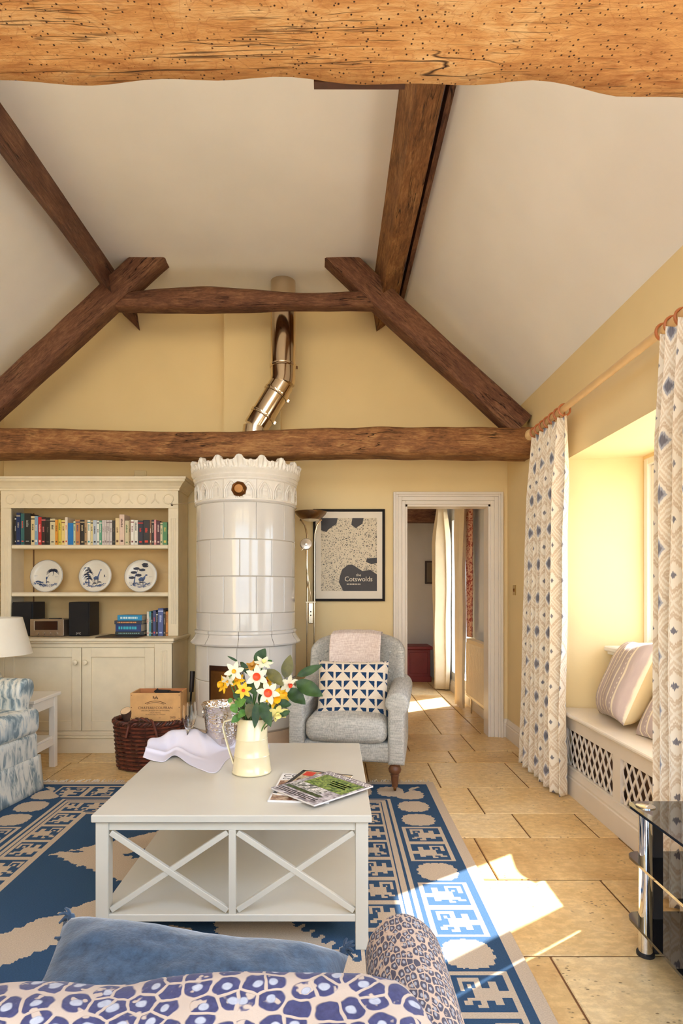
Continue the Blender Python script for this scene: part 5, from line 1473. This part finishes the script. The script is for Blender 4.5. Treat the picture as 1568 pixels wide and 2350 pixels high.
log((-1.54, 4.46, .305), (-1.20, 4.48, .305), .04, 'log lying along the back inside the basket')
log((-1.50, 4.41, .215), (-1.20, 4.40, .215), .042, 'log lying lowest inside the basket')
PINE = M('crate_pine', (214, 164, 104), .6, var=.08, vscale=12); PINE2 = M('crate_pine_inside', (196, 128, 78), .7, var=.08); BURN = M('branded_ink', (70, 40, 22), .7, var=0)
cr = thing('wine_crate', 'small pine wine crate branded with a chateau name on top of the log basket', 'crate', (-1.295, 4.412, .349), R(1))
CW, CD, CH = .182, .105, .205
MB().box(-CW, CW, -CD, -CD + .010, 0, CH, .001).build('front_board', PINE, cr, 0); MB().box(-CW, CW, CD - .010, CD, 0, CH, .001).build('back_board', PINE2, cr, 0)
for s in (-1, 1): MB().box(s * CW, s * (CW - .012), -CD + .010, CD - .010, 0, CH, .001).build('end_board', PINE, cr, 0)
MB().box(-CW + .012, CW - .012, -CD + .01, CD - .01, .003, .012).build('bottom_board', PINE2, cr, 0)
def ctext(s_, sz, x, z, sx=1.0, al='CENTER'): text_mesh('branding', s_, sz, BURN, cr, frame((x, -CD - .0004, z), (1, 0, 0), (0, 0, 1)), al, .0002, sx)
ctext('CHATEAU COUFRAN', .0255, 0, .089, 1.02); ctext('CRU BOURGEOIS EXCEPTIONNEL', .013, 0, .073, 1.05); ctext('HAUT-MEDOC', .011, 0, .058, 1.1); ctext('MIS EN BOUTEILLE AU CHATEAU', .0085, 0, .045, 1.15)
ctext('75cl', .015, -.135, .022, 1.2); ctext('12', .013, .03, .022); ctext('2000', .021, .125, .020)
b = MB()
for i in range(7): b.box(-.012 + i * .0055 - .006, -.008 + i * .0055 - .006, -CD - .0006, -CD + .001, .163 + .004 * math.sin(i * 2), .178 + .007 * math.sin(i * 1.7 + 1))
b.build('crest', BURN, cr, 0)
b = MB(); b.tube([(-.075 + .15 * i / 14, -CD, .128 + .020 * math.sin(math.pi * i / 14)) for i in range(15)], .002, 5); b.tube([(-.062 + .124 * i / 14, -CD, .124 + .013 * math.sin(math.pi * i / 14)) for i in range(15)], .0015, 5); b.build('branded_vignette', BURN, cr)
for x in (-.172, .172):
    for z in (.02, .10, .19): MB().lathe([(.003, 0), (.003, .0008), (.0001, .001)], 8, T=frame((x, -CD, z), (1, 0, 0), (0, 0, 1))).build('nail', BURN, cr)
br = thing('hearth_brush', 'black hearth brush lying in the open wine crate', 'brush', (-1.27, 4.42, .550), R(-18))
b = MB(); b.rbox((0, 0, -.01), (.06, .025, .018), .012, 3, 4); b.build('bristles', M('black_bristle', (28, 26, 28), .8), br, 60)
MB().tube([(.05, 0, -.006), (.12, 0, -.002), (.17, -.02, .001)], [.012, .009, .008], 8).build('handle', M('brush_handle', (52, 36, 30), .5), br); MB().tube([(-.05, .01, .012), (-.075, .0, -.01)], .006, 6).build('loop', M('black_bristle', (28, 26, 28)), br)
pk = thing('fire_poker', 'dark iron poker leaning between the dresser and the stove', 'poker', (-1.20, 4.86, 0))
MB().tube([(0, 0, 0), (.012, .1, .46)], .008, 8).build('rod', M('black_iron', (28, 24, 22)), pk); MB().tube([(.012, .1, .45), (.016, .13, .62)], [.018, .022], 10).build('handle', M('poker_handle', (46, 32, 28), .5), pk)

# ------------------------------------------------------------------ side table and table lamp
SW = M('side_table_white', (236, 228, 214), .35, var=.015)
stb = thing('side_table', 'white side table with lower shelf beside the patterned sofa', 'side table', (-2.262, 4.22, 0))
MB().box(-.235, .235, -.20, .20, .525, .55, .004).build('top', SW, stb, 0)
for s in (-1, 1):
    MB().box(-.19, .19, s * .17, s * .155, .45, .525).build('apron', SW, stb, 0); MB().box(s * .205, s * .190, -.17, .17, .45, .525).build('apron', SW, stb, 0)
    for q in (-1, 1): MB().box(s * .215, s * .170, q * .18, q * .135, 0, .526, .003).build('leg', SW, stb, 0)
b = MB(); b.box(-.195, .195, -.16, .16, .215, .232, .003); b.build('shelf', SW, stb, 0)
for s in (-1, 1): MB().box(s * .203, s * .188, -.14, .14, .165, .216).build('shelf_rail', SW, stb, 0)
tl = thing('table_lamp', 'table lamp with cream drum shade and glass jar base on the side table', 'table lamp', (-2.455, 4.22, .55))
MB().lathe([(.0001, .003), (.055, .0), (.075, .008), (.085, .03), (.085, .13), (.075, .16), (.035, .19), (.035, .215), (.030, .215), (.03, .19), (.07, .155), (.08, .13), (.08, .03), (.0001, .012)], 32).build('glass_jar', CG, tl, 50)
MB().lathe([(.0001, .222), (.036, .222), (.038, .21), (.0001, .209)], 24).build('jar_cap', SILV, tl); MB().tube([(0, 0, .22), (0, 0, .33)], .008, 8).build('stem', SILV, tl)
b = MB(); b.lathe([(.282, .295), (.216, .555), (.213, .555), (.279, .295)], 56); b.build('shade', M('lamp_shade_linen', (236, 226, 206), .9, var=.02), tl, 50)

# ------------------------------------------------------------------ patterned sofa at the left
def ikat_mat():
    t = NT('blue_ikat'); v = t.coord('Object')
    x, y, z = t.sep(v)
    st_ = t.noise(t.coord('Object', (34, 34, 8)), 1.0, 5, .65, .8)
    big = t.wave(t.coord('Object', (1, 1, .55), rot=(0, R(20), 0)), 3.2, 7.0, 3)
    f = big * .38 + st_ * .68
    col = t.ramp(f, [(.34, lin((122, 136, 140))), (.44, lin((176, 184, 182))), (.53, lin((216, 212, 198))), (.66, lin((208, 206, 194))), (.78, lin((126, 140, 142)))])
    dk_ = t.noise(t.coord('Object', (30, 30, 11), loc=(3, 1, 2)), 1.0, 4, .6, .5).step(.62, .72) * t.noise(v, 4, 2).step(.45, .55)
    col = t.mix(dk_ * .8, col, lin((84, 100, 100)))
    t.p(col=col, rough=.9, spec=.1); t.bump(t.noise(v, 300, 2), .15, .002); return t.mat
IKAT = ikat_mat()
so = thing('patterned_sofa', 'blue and cream ikat patterned sofa with skirt at the left edge', 'sofa', (-1.905, 3.885, 0), R(-8))
b = MB(); b.rbox((-.405, -.65, .28), (.39, .635, .10), .03); b.build('seat_base', IKAT, so, 60)
for k in range(2):
    b = MB(); b.rbox((-.415, -.33 - .60 * k, .455), (.415, .283, .085), .05, f=lambda p: (p.x, p.y, p.z + .02 * (1 - (p.x / .42) ** 2) * (1 - (p.y / .29) ** 2) * (1 if p.z > 0 else 0)))
    if k == 0: b = MB(); b.rbox((-.405, -.31, .455), (.405, .305, .085), .05, f=lambda p: (p.x, p.y, p.z + .02 * (1 - (p.x / .42) ** 2) * (1 - (p.y / .31) ** 2) * (1 if p.z > 0 else 0)))
    b.build('seat_cushion', IKAT, so, 60)
for y0, out in ((-.175, 1), (-1.125, -1)):
    prof = [(q[0], q[1]) for q in arm_prof(.12, .2, .655, .085, out)]
    def stn(xx, tilt): return Matrix.Translation((xx, y0, 0)) @ Matrix.Rotation(R(90), 4, 'Z')
    path = [stn(-.06, 0), stn(-.3, 0), stn(-.6, 0), stn(-.85, 0)]
    pr2 = [(p[0], p[1]) for p in prof]
    b = MB(); sweep(b, pr2, [Matrix.Translation((xx, y0, 0)) @ Matrix(((0, 1, 0, 0), (1, 0, 0, 0), (0, 0, 1, 0), (0, 0, 0, 1))) for xx in (-.75, -.5, -.3, -.10)], inset=.035)
    # the scroll leans forward at the top
    b.v = [(x + (.05 * max(0, (z - .45) / .3) if x > -.35 else 0), y, z) for x, y, z in b.v]
    b.build('arm', IKAT, so, 60)
b = MB(); b.rbox((-.73, -.65, .55), (.10, .63, .34), .08); b.build('back', IKAT, so, 60)
def skirt(x0, y0, x1, y1, name='skirt', ex=.02):
    b = MB(); nx_, ny_ = (y1 - y0), -(x1 - x0); L = math.hypot(nx_, ny_); nx_, ny_ = nx_ / L, ny_ / L
    def fn(u, v):
        f = ex * (1 - v) + .006 * (1 - v) * math.sin(u * 9); return (x0 + (x1 - x0) * u + nx_ * f, y0 + (y1 - y0) * u + ny_ * f, .004 + v * .225)
    b.grid(fn, 40, 6); thicken(b.build(name, IKAT, so, 70), .006)
skirt(-.006, -1.29, -.006, -.012); skirt(-.006, -.012, -.78, -.012, ex=.02)
for x, y in ((-.08, -.1), (-.72, -.1), (-.08, -1.2), (-.72, -1.2)): MB().box(x - .025, x + .025, y - .025, y + .025, 0.0, .19).build('foot', WLEG, so, 0)

# ------------------------------------------------------------------ leopard sofa in the foreground
def leopard(name, sc, base, ringc, inner, arm=False):
    t = NT(name); v = t.coord('Object'); x, y, z = t.sep(v)
    n1 = t.noise(v, 30, 2) - .5; n2 = t.noise(t.coord('Object', loc=(5, 2, 7)), 30, 2) - .5
    if arm:
        dxx = x.abs() - .895
        p_ = t.comb(y + n1 * .012, dxx.atan2(z - .54) * .085 + x + n2 * .012)
    else: p_ = t.comb(x + n1 * .014, y + z + n2 * .014)
    d_ = t.vor(p_, sc, 'F1', .72, dim='2D')
    edge = t.vor(p_, sc, 'DISTANCE_TO_EDGE', .72, dim='2D')
    spot = (1.0 - d_.step(.52, .60)) * edge.step(.045, .085)
    core = (1.0 - d_.step(.16, .24)) * (t.vor(p_, sc, out='Color', rnd=.72, dim='2D') > .22)
    gap = t.noise(v, 48, 2).step(.60, .66) * (1.0 - core)
    col = t.mix(spot * (1.0 - gap), lin(base), t.mix(t.noise(v, 160, 2), lin(ringc), lin((66, 64, 98) if not arm else (84, 78, 88))))
    col = t.mix(core, col, t.mix(t.noise(v, 120, 2), lin(inner), lin((170, 168, 172))))
    t.p(col=col, rough=.85, spec=.2, sheen=.1); t.bump(spot * .6 + t.noise(v, 300, 2) * .3, .35, .003); return t.mat
LEO = leopard('leopard_chenille', 34, (166, 146, 128), (36, 36, 62), (128, 128, 134)); LEO2 = leopard('leopard_arm', 42, (186, 158, 134), (58, 52, 62), (128, 122, 120), True)
ls = thing('leopard_sofa', 'blue leopard print sofa seen from behind in the foreground', 'sofa', (-.75, .95, ZT))
def lback(p):
    return (p.x, p.y + .05 * (p.z / .3), p.z + .016 * nz(p.x * 9, p.y * 11) - .022 * math.exp(-((p.x - .26 - .3 * p.y) / .03) ** 2) * (1 if p.z > .2 else 0) - .05 * max(0, (abs(p.x) - .78) / .09) ** 2 * (1 if p.z > 0 else 0))
b = MB(); b.rbox((.015, -.33, .492), (.885, .085, .335), .075, 6, 40, f=lback); b.build('back', LEO, ls, 60)
b = MB(); b.rbox((0, -.0, .23), (.86, .27, .13), .04); b.build('seat_base', LEO2, ls, 60)
for k in (-1, 0, 1):
    b = MB(); b.rbox((k * .49, .04, .39), (.243, .26, .06), .045); b.build('seat_cushion', LEO2, ls, 60)
for s in (-1, 1):
    prof = []
    for i in range(28):
        a = 2 * math.pi * i / 28; q = .079
        zc = .54
        prof.append((q * math.cos(a), zc + q * math.sin(a)) if math.sin(a) > -.3 else (q * .9 * math.cos(a), max(.12, zc - .42)))
    prof = [(.079 * math.cos(R(a)), .54 + .079 * math.sin(R(a))) for a in range(-30, 211, 12)] + [(-.055, .42), (-.055, .12), (.055, .12), (.055, .42)]
    path = [Matrix.Translation((s * .895, y, dz)) for y, dz in ((-.36, .02), (-.1, .0), (.1, .0), (.27, -.005))]
    b = MB(); sweep(b, prof, path, inset=.035); b.build('arm', LEO2, ls, 60)
    b = MB(); b.lathe([(.0001, .006), (.035, .005), (.05, 0)], 24, T=frame((s * .895, .305, .54), (-1, 0, 0), (0, 0, 1))); b.build('arm_facing', M('sofa_facing_wood', (120, 84, 62), .5), ls, 60)
    for y in (-.33, .22):
        b = MB(); turned_leg(b, .12, .03, Matrix.Translation((s * .82, y, .0))); b.build('leg', WLEG, ls, 50)
# navy cushion with tassels
VEL = NT('navy_velvet'); vf = VEL.noise(VEL.coord('Object', (60, 60, 12)), 1, 4, .7)
VEL.p(col=VEL.ramp(vf, [(.3, lin((32, 46, 62))), (.7, lin((58, 78, 98)))]), rough=.85, sheen=.4, spec=.2); VEL.bump(vf, .4, .004); VEL = VEL.mat
cc = thing('tasselled_cushion', 'navy blue velvet cushion with tassels on the leopard sofa', 'cushion', (-.255, .985, .478))
T = Matrix.Translation((0, -.01, .090)) @ Matrix.Rotation(R(7), 4, 'Y') @ Matrix.Rotation(R(16), 4, 'X')
b = MB(); cushion(b, .28, .19, .085, T, 30, .09, 5, .008); b.build('body', VEL, cc, 80)
for x, y in ((-.27, .20), (.27, .20), (-.27, -.2), (.27, -.2), (-.25, .14), (.14, .2)):
    p = T @ Vector((x, y, 0)); b = MB()
    random.seed(int(x * 100) + 9)
    sg = -1 if x < 0 else 1
    if x == .14: p = T @ Vector((.14, .10, -.06))
    for q in range(10):
        e = Vector((sg * random.uniform(.0, .022), random.uniform(-.012, .012), random.uniform(-.016, .02))); b.tube([p, p + e * .5 + Vector((0, 0, .006)), p + e], [.0035, .0035, .0022], 5)
    b.lathe([(.0001, .008), (.006, .006), (.008, 0), (.006, -.006), (.0001, -.008)], 10, c=tuple(p)); b.build('tassel', VEL, cc, 60)

# ------------------------------------------------------------------ window seat
ws = thing('window_seat', 'white window seat with diamond lattice front below the window', 'window seat', (1.53, 3.02, 0))
yl0, yl1 = RY0 - 3.02 + .01, RY1 - 3.02 - .004
b = MB(); b.prism([(-.038, yl0, .497), (-.038, yl1, .497), (WX - 1.53, yl1 - .11, .497), (WX - 1.53, yl0 + .07, .497)], (0, 0, .027)); b.build('seat_board', TRIMW, ws, 0)
b = MB(); b.tube([(-.038, yl0, .510), (-.038, yl1, .510)], .0135, 10); b.build('nosing', TRIMW, ws)
ops = [(3.225 - 3.02, 3.865 - 3.02), (2.50 - 3.02, 3.140 - 3.02), (RY0 + .06 - 3.02, 2.415 - 3.02)]
MB().box(-.008, .012, yl0, yl1, .408, .497).build('top_rail', TRIMW, ws, 0); MB().box(-.008, .012, yl0, yl1, 0, .175).build('bottom_rail', TRIMW, ws, 0)
ysep = [yl1, ops[0][1], ops[0][0], ops[1][1], ops[1][0], ops[2][1], ops[2][0], yl0]
for a_, c_ in zip(ysep[0::2], ysep[1::2]): MB().box(-.008, .012, c_, a_, .175, .408).build('stile', TRIMW, ws, 0)
bb = board('skirting', [(1.53 - .008 - 1.53, yl0), (1.53 - .008 - 1.53, yl1)], .165, .020, ws)
MB().box(.06, .07, yl0, yl1, .02, .48).build('cavity_shade_board', M('seat_cavity_shade', (96, 70, 52), .9), ws, 0)  # dark brown board stands in for the shade inside the seat cavity
for y0, y1 in ops:
    z0, z1 = .175, .408; px_ = .0715; slope = 1.62
    for sg in (1, -1):
        c0 = y0 - (z1 - z0) / slope - px_ / 2
        while c0 < y1 + (z1 - z0) / slope:
            pts = []
            for z in (z0, z1):
                pts.append((c0 + (z - z0) / slope if sg > 0 else c0 + (z1 - z) / slope, z))
            (ya, za), (yb, zb2) = sorted(pts)
            if ya < y0:
                if yb <= y0: c0 += px_; continue
                za = za + (zb2 - za) * (y0 - ya) / (yb - ya); ya = y0
            if yb > y1:
                if ya >= y1: c0 += px_; continue
                zb2 = za + (zb2 - za) * (y1 - ya) / (yb - ya); yb = y1
            dv = Vector((0, yb - ya, zb2 - za)); L = dv.length
            if L > .02:
                T = frame((.0015 if sg > 0 else .0065, (ya + yb) / 2, (za + zb2) / 2), dv, (1, 0, 0))
                MB().box(-L / 2, L / 2, -.0028, .0028, -.0065, .0065, T=T).build('lattice_slat', TRIMW, ws, 0)
            c0 += px_
def stripe_mat():
    t = NT('lilac_stripe'); x, y, z = t.sep(t.coord('UV')); n = t.noise(t.coord('UV', (30, 4, 1)), 1, 3)
    fx = (x * 7.0 + (n - .5) * .16).fract(); s1 = (fx - .5).abs().step(.36, .44)
    dots = (1.0 - ((x * 7.0).fract() - .3).abs().step(.03, .08)) * (((y * 16.0).fract() - .5).abs() < .18) * ((x * 3.5).fract() > .5)
    col = t.mix(n, lin((176, 158, 156)), lin((202, 186, 178))); col = t.mix(s1, col, lin((236, 224, 200))); col = t.mix(dots * .8, col, lin((238, 228, 210)))
    t.p(col=col, rough=.85, spec=.1); return t.mat
STR = stripe_mat(); PIPE = M('cream_cushion_back', (234, 212, 166), .85, var=.03)
def box_cushion(name, T, w, h, th, label, seed):
    root = thing(name, label, 'cushion', T.translation, 0, None); root.matrix_world = T
    def pf(p): return (p.x * (1 - .05 * (1 - (p.y / h) ** 2)), p.y * (1 - .05 * (1 - (p.x / w) ** 2)), p.z * (.75 + .45 * (1 - (p.x / w) ** 2) * (1 - (p.y / h) ** 2)))
    b = MB(); nu = 26
    def face(u, v):
        x, y = -1 + 2 * u, -1 + 2 * v
        k = max(0, 1 - x ** 4) ** .5 * max(0, 1 - y ** 4) ** .5
        return (w * x * (1 - .05 * (1 - y * y)), h * y * (1 - .05 * (1 - x * x)), th * .25 + th * k * (1 + .08 * nz(x * 2 + seed, y * 2)))
    uvs = []
    b.grid(face, nu, nu); uvs = [(i / nu, j / nu) for j in range(nu + 1) for i in range(nu + 1)]
    b.build('striped_front', STR, root, 80, uvs)
    b = MB()
    def backs(u, v):
        x, y = -1 + 2 * u, -1 + 2 * v; k = max(0, 1 - x ** 4) ** .5 * max(0, 1 - y ** 4) ** .5
        return (w * x * (1 - .05 * (1 - y * y)), h * y * (1 - .05 * (1 - x * x)), th * .25 - th * 1.15 * k)
    b.grid(backs, nu, nu, flip=True); b.build('plain_back', PIPE, root, 80)
    return root
WSZ = .5245
T = Matrix.Translation((1.765, 3.49, WSZ + .234)) @ Matrix.Rotation(R(-12), 4, 'Z') @ Matrix.Rotation(R(-66), 4, 'Y') @ Matrix.Rotation(R(90), 4, 'Z') @ Matrix.Rotation(R(4), 4, 'Z')
box_cushion('striped_cushion', T, .25, .25, .105, 'large lilac striped cushion leaning in the window seat', 1)
T = Matrix.Translation((1.775, 2.98, WSZ + .180)) @ Matrix.Rotation(R(4), 4, 'Z') @ Matrix.Rotation(R(-58), 4, 'Y') @ Matrix.Rotation(R(90), 4, 'Z')
box_cushion('striped_cushion', T, .22, .22, .07, 'second lilac striped cushion half hidden by the near curtain', 4)

# ------------------------------------------------------------------ curtains, rod and rings
def curtain_mat():
    t = NT('diamond_ikat'); x, y, z = t.sep(t.coord('UV'))
    nv_ = t.coord('UV', (260, 9, 1)); jit = t.noise(nv_, 1, 2) - .5
    U = x / .165; V = (y + jit * .03) / .225
    def lat(ou, ov):
        a = ((U + ou).fract() - .5).abs(); c = ((V + ov).fract() - .5).abs(); return a * 2.0 + c * 2.0
    d1 = lat(0.0, 0.0); d2 = lat(.5, .5)
    m = d1.min(d2)                                   # 0 at the diamond centres, ~1 on the network between
    cream, taupe, navy, grey = lin((234, 224, 206)), lin((206, 184, 156)), lin((84, 86, 104)), lin((158, 160, 170))
    col = t.mix(m.step(.50, .56) * (1.0 - m.step(.70, .76)), cream, taupe)
    col = t.mix(m.step(.80, .84) * (1.0 - m.step(.92, .96)), col, lin((218, 200, 174)))
    big = 1.0 - d1.step(.34, .40)
    col = t.mix(big, col, grey); col = t.mix((1.0 - d1.step(.20, .30)), col, navy)
    col = t.mix(1.0 - d2.step(.12, .17), col, lin((96, 96, 110)))
    dots = (1.0 - (m - .63).abs().step(.01, .03)) * ((y * 60.0).fract() > .6)
    col = t.mix(dots * .7, col, cream)
    col = t.mix(t.noise(nv_, 1, 2) * .25, col, cream)
    t.p(col=col, rough=.9, spec=.1); t.bump(t.noise(t.coord('UV', (700, 700, 1)), 1, 2), .12, .001); return t.mat
CURT = curtain_mat()
fcur = thing('curtain', 'diamond patterned curtain at the far side of the window recess', 'curtain', (0, 0, 0))
b, uv = drape(3.66, 4.22, 3.70, 4.46, 1.425, .046, 7.0, 2.375, .012, 1.75, 3.3, 260, 90, waist=.10)
thicken(b.build('cloth', CURT, fcur, 80, uv), .0025)
ncur = thing('curtain', 'diamond patterned curtain at the right edge of the picture', 'curtain', (0, 0, 0))
b, uv = drape(2.18, 2.53, 2.18, 2.555, 1.412, .050, 4.6, 2.39, .012, 1.15, 8.1, 220, 90, waist=-.06)
thicken(b.build('cloth', CURT, ncur, 80, uv), .0025)
RODM = M('pale_beech', (222, 186, 134), .4, var=.05, vscale=8); RINGM = M('ring_wood', (176, 104, 58), .4, var=.1, vscale=30)
rdx = thing('curtain_rod', 'pale wooden curtain rod above the window recess', 'curtain rod', (1.44, 3.2, 2.435))
MB().tube([(0, -1.15, 0), (0, 1.07, 0)], .021, 16).build('rod', RODM, rdx)
b = MB(); b.lathe([(.022, 0), (.028, .005), (.02, .014), (.034, .03), (.042, .05), (.036, .072), (.0001, .085)], 20, T=frame((0, 1.07, 0), (1, 0, 0), (0, 0, -1))); b.build('finial', RODM, rdx, 50)
for y in (1.02, -1.1): MB().tube([(0, y, 0), (.11, y, -.005)], .014, 10).build('bracket', RODM, rdx)
def ring(y, label, group, tilt=0):
    o = thing('curtain_ring', label, 'curtain ring', (1.44, y, 2.424), 0, group, rot=(0, 0, R(tilt)))
    MB().tube([(.036 * math.cos(a), 0, .036 * math.sin(a)) for a in [2 * math.pi * i / 22 for i in range(22)]], .0065, 8, closed=True).build('hoop', RINGM, o)
    MB().tube([(0, 0, -.036), (0, 0, -.052)], .003, 6).build('screw_eye', BRASS, o)
for k in range(7): ring(3.69 + k * .088, 'wooden ring of the far patterned curtain, %s from the rod end' % ORD[6 - k], 'rings of the far curtain', 6 * math.sin(k * 2))
for k in range(6): ring(2.22 + k * .072, 'wooden ring of the near patterned curtain, %s from the open side' % ORD[5 - k], 'rings of the near curtain', 5 * math.sin(k * 3))

# ------------------------------------------------------------------ glass TV stand
BG = NT('black_glass'); BG.p(col=lin((20, 17, 18)), rough=.03, spec=.6, coat=.5); BG = BG.mat
CHRM = NT('mirror_chrome'); CHRM.p(col=(.86, .86, .88, 1), metal=1.0, rough=.05); CHRM = CHRM.mat
tv = thing('glass_stand', 'black glass television stand with chrome posts at the right edge', 'tv stand', (1.07, 2.17, 0))
def shelf_poly(x0):
    pts = []; r = .045
    for cx_, cy_, a0 in ((x0 + r, -r, 90), (x0 + r, -.90 + r, 180)):
        for i in range(7): a = R(a0 + 90 * i / 6); pts.append((cx_ + r * math.cos(a), cy_ + r * math.sin(a)))
    pts += [(.30, -.90), (.30, 0)]; return pts
for z in (.518, .335, .115):
    b = MB(); b.prism([(x, y, z) for x, y in shelf_poly(-.005)], (0, 0, .010)); b.build('glass_shelf', BG, tv, 0)
for y in (-.055, -.845):
    for z0, z1 in ((.0, .115), (.125, .335), (.345, .518)): MB().tube([(.045, y, z0 + (.012 if z0 == 0 else 0)), (.045, y, z1)], .0235, 24).build('chrome_post', CHRM, tv)
    MB().lathe([(.030, 0), (.030, .010), (.024, .014), (.0001, .014)], 24, c=(.045, y, 0)).build('foot', BLK, tv)
    MB().lathe([(.032, 0), (.032, .003), (.028, .005), (.0001, .005)], 28, c=(.045, y, .528)).build('post_cap', SILV if False else M('cap_silver', (214, 214, 216), .12, 1.0, var=0), tv)
    MB().box(.075, .11, y + .002, y + .022, .0, .518, .002).build('back_post', BLK, tv, 0)
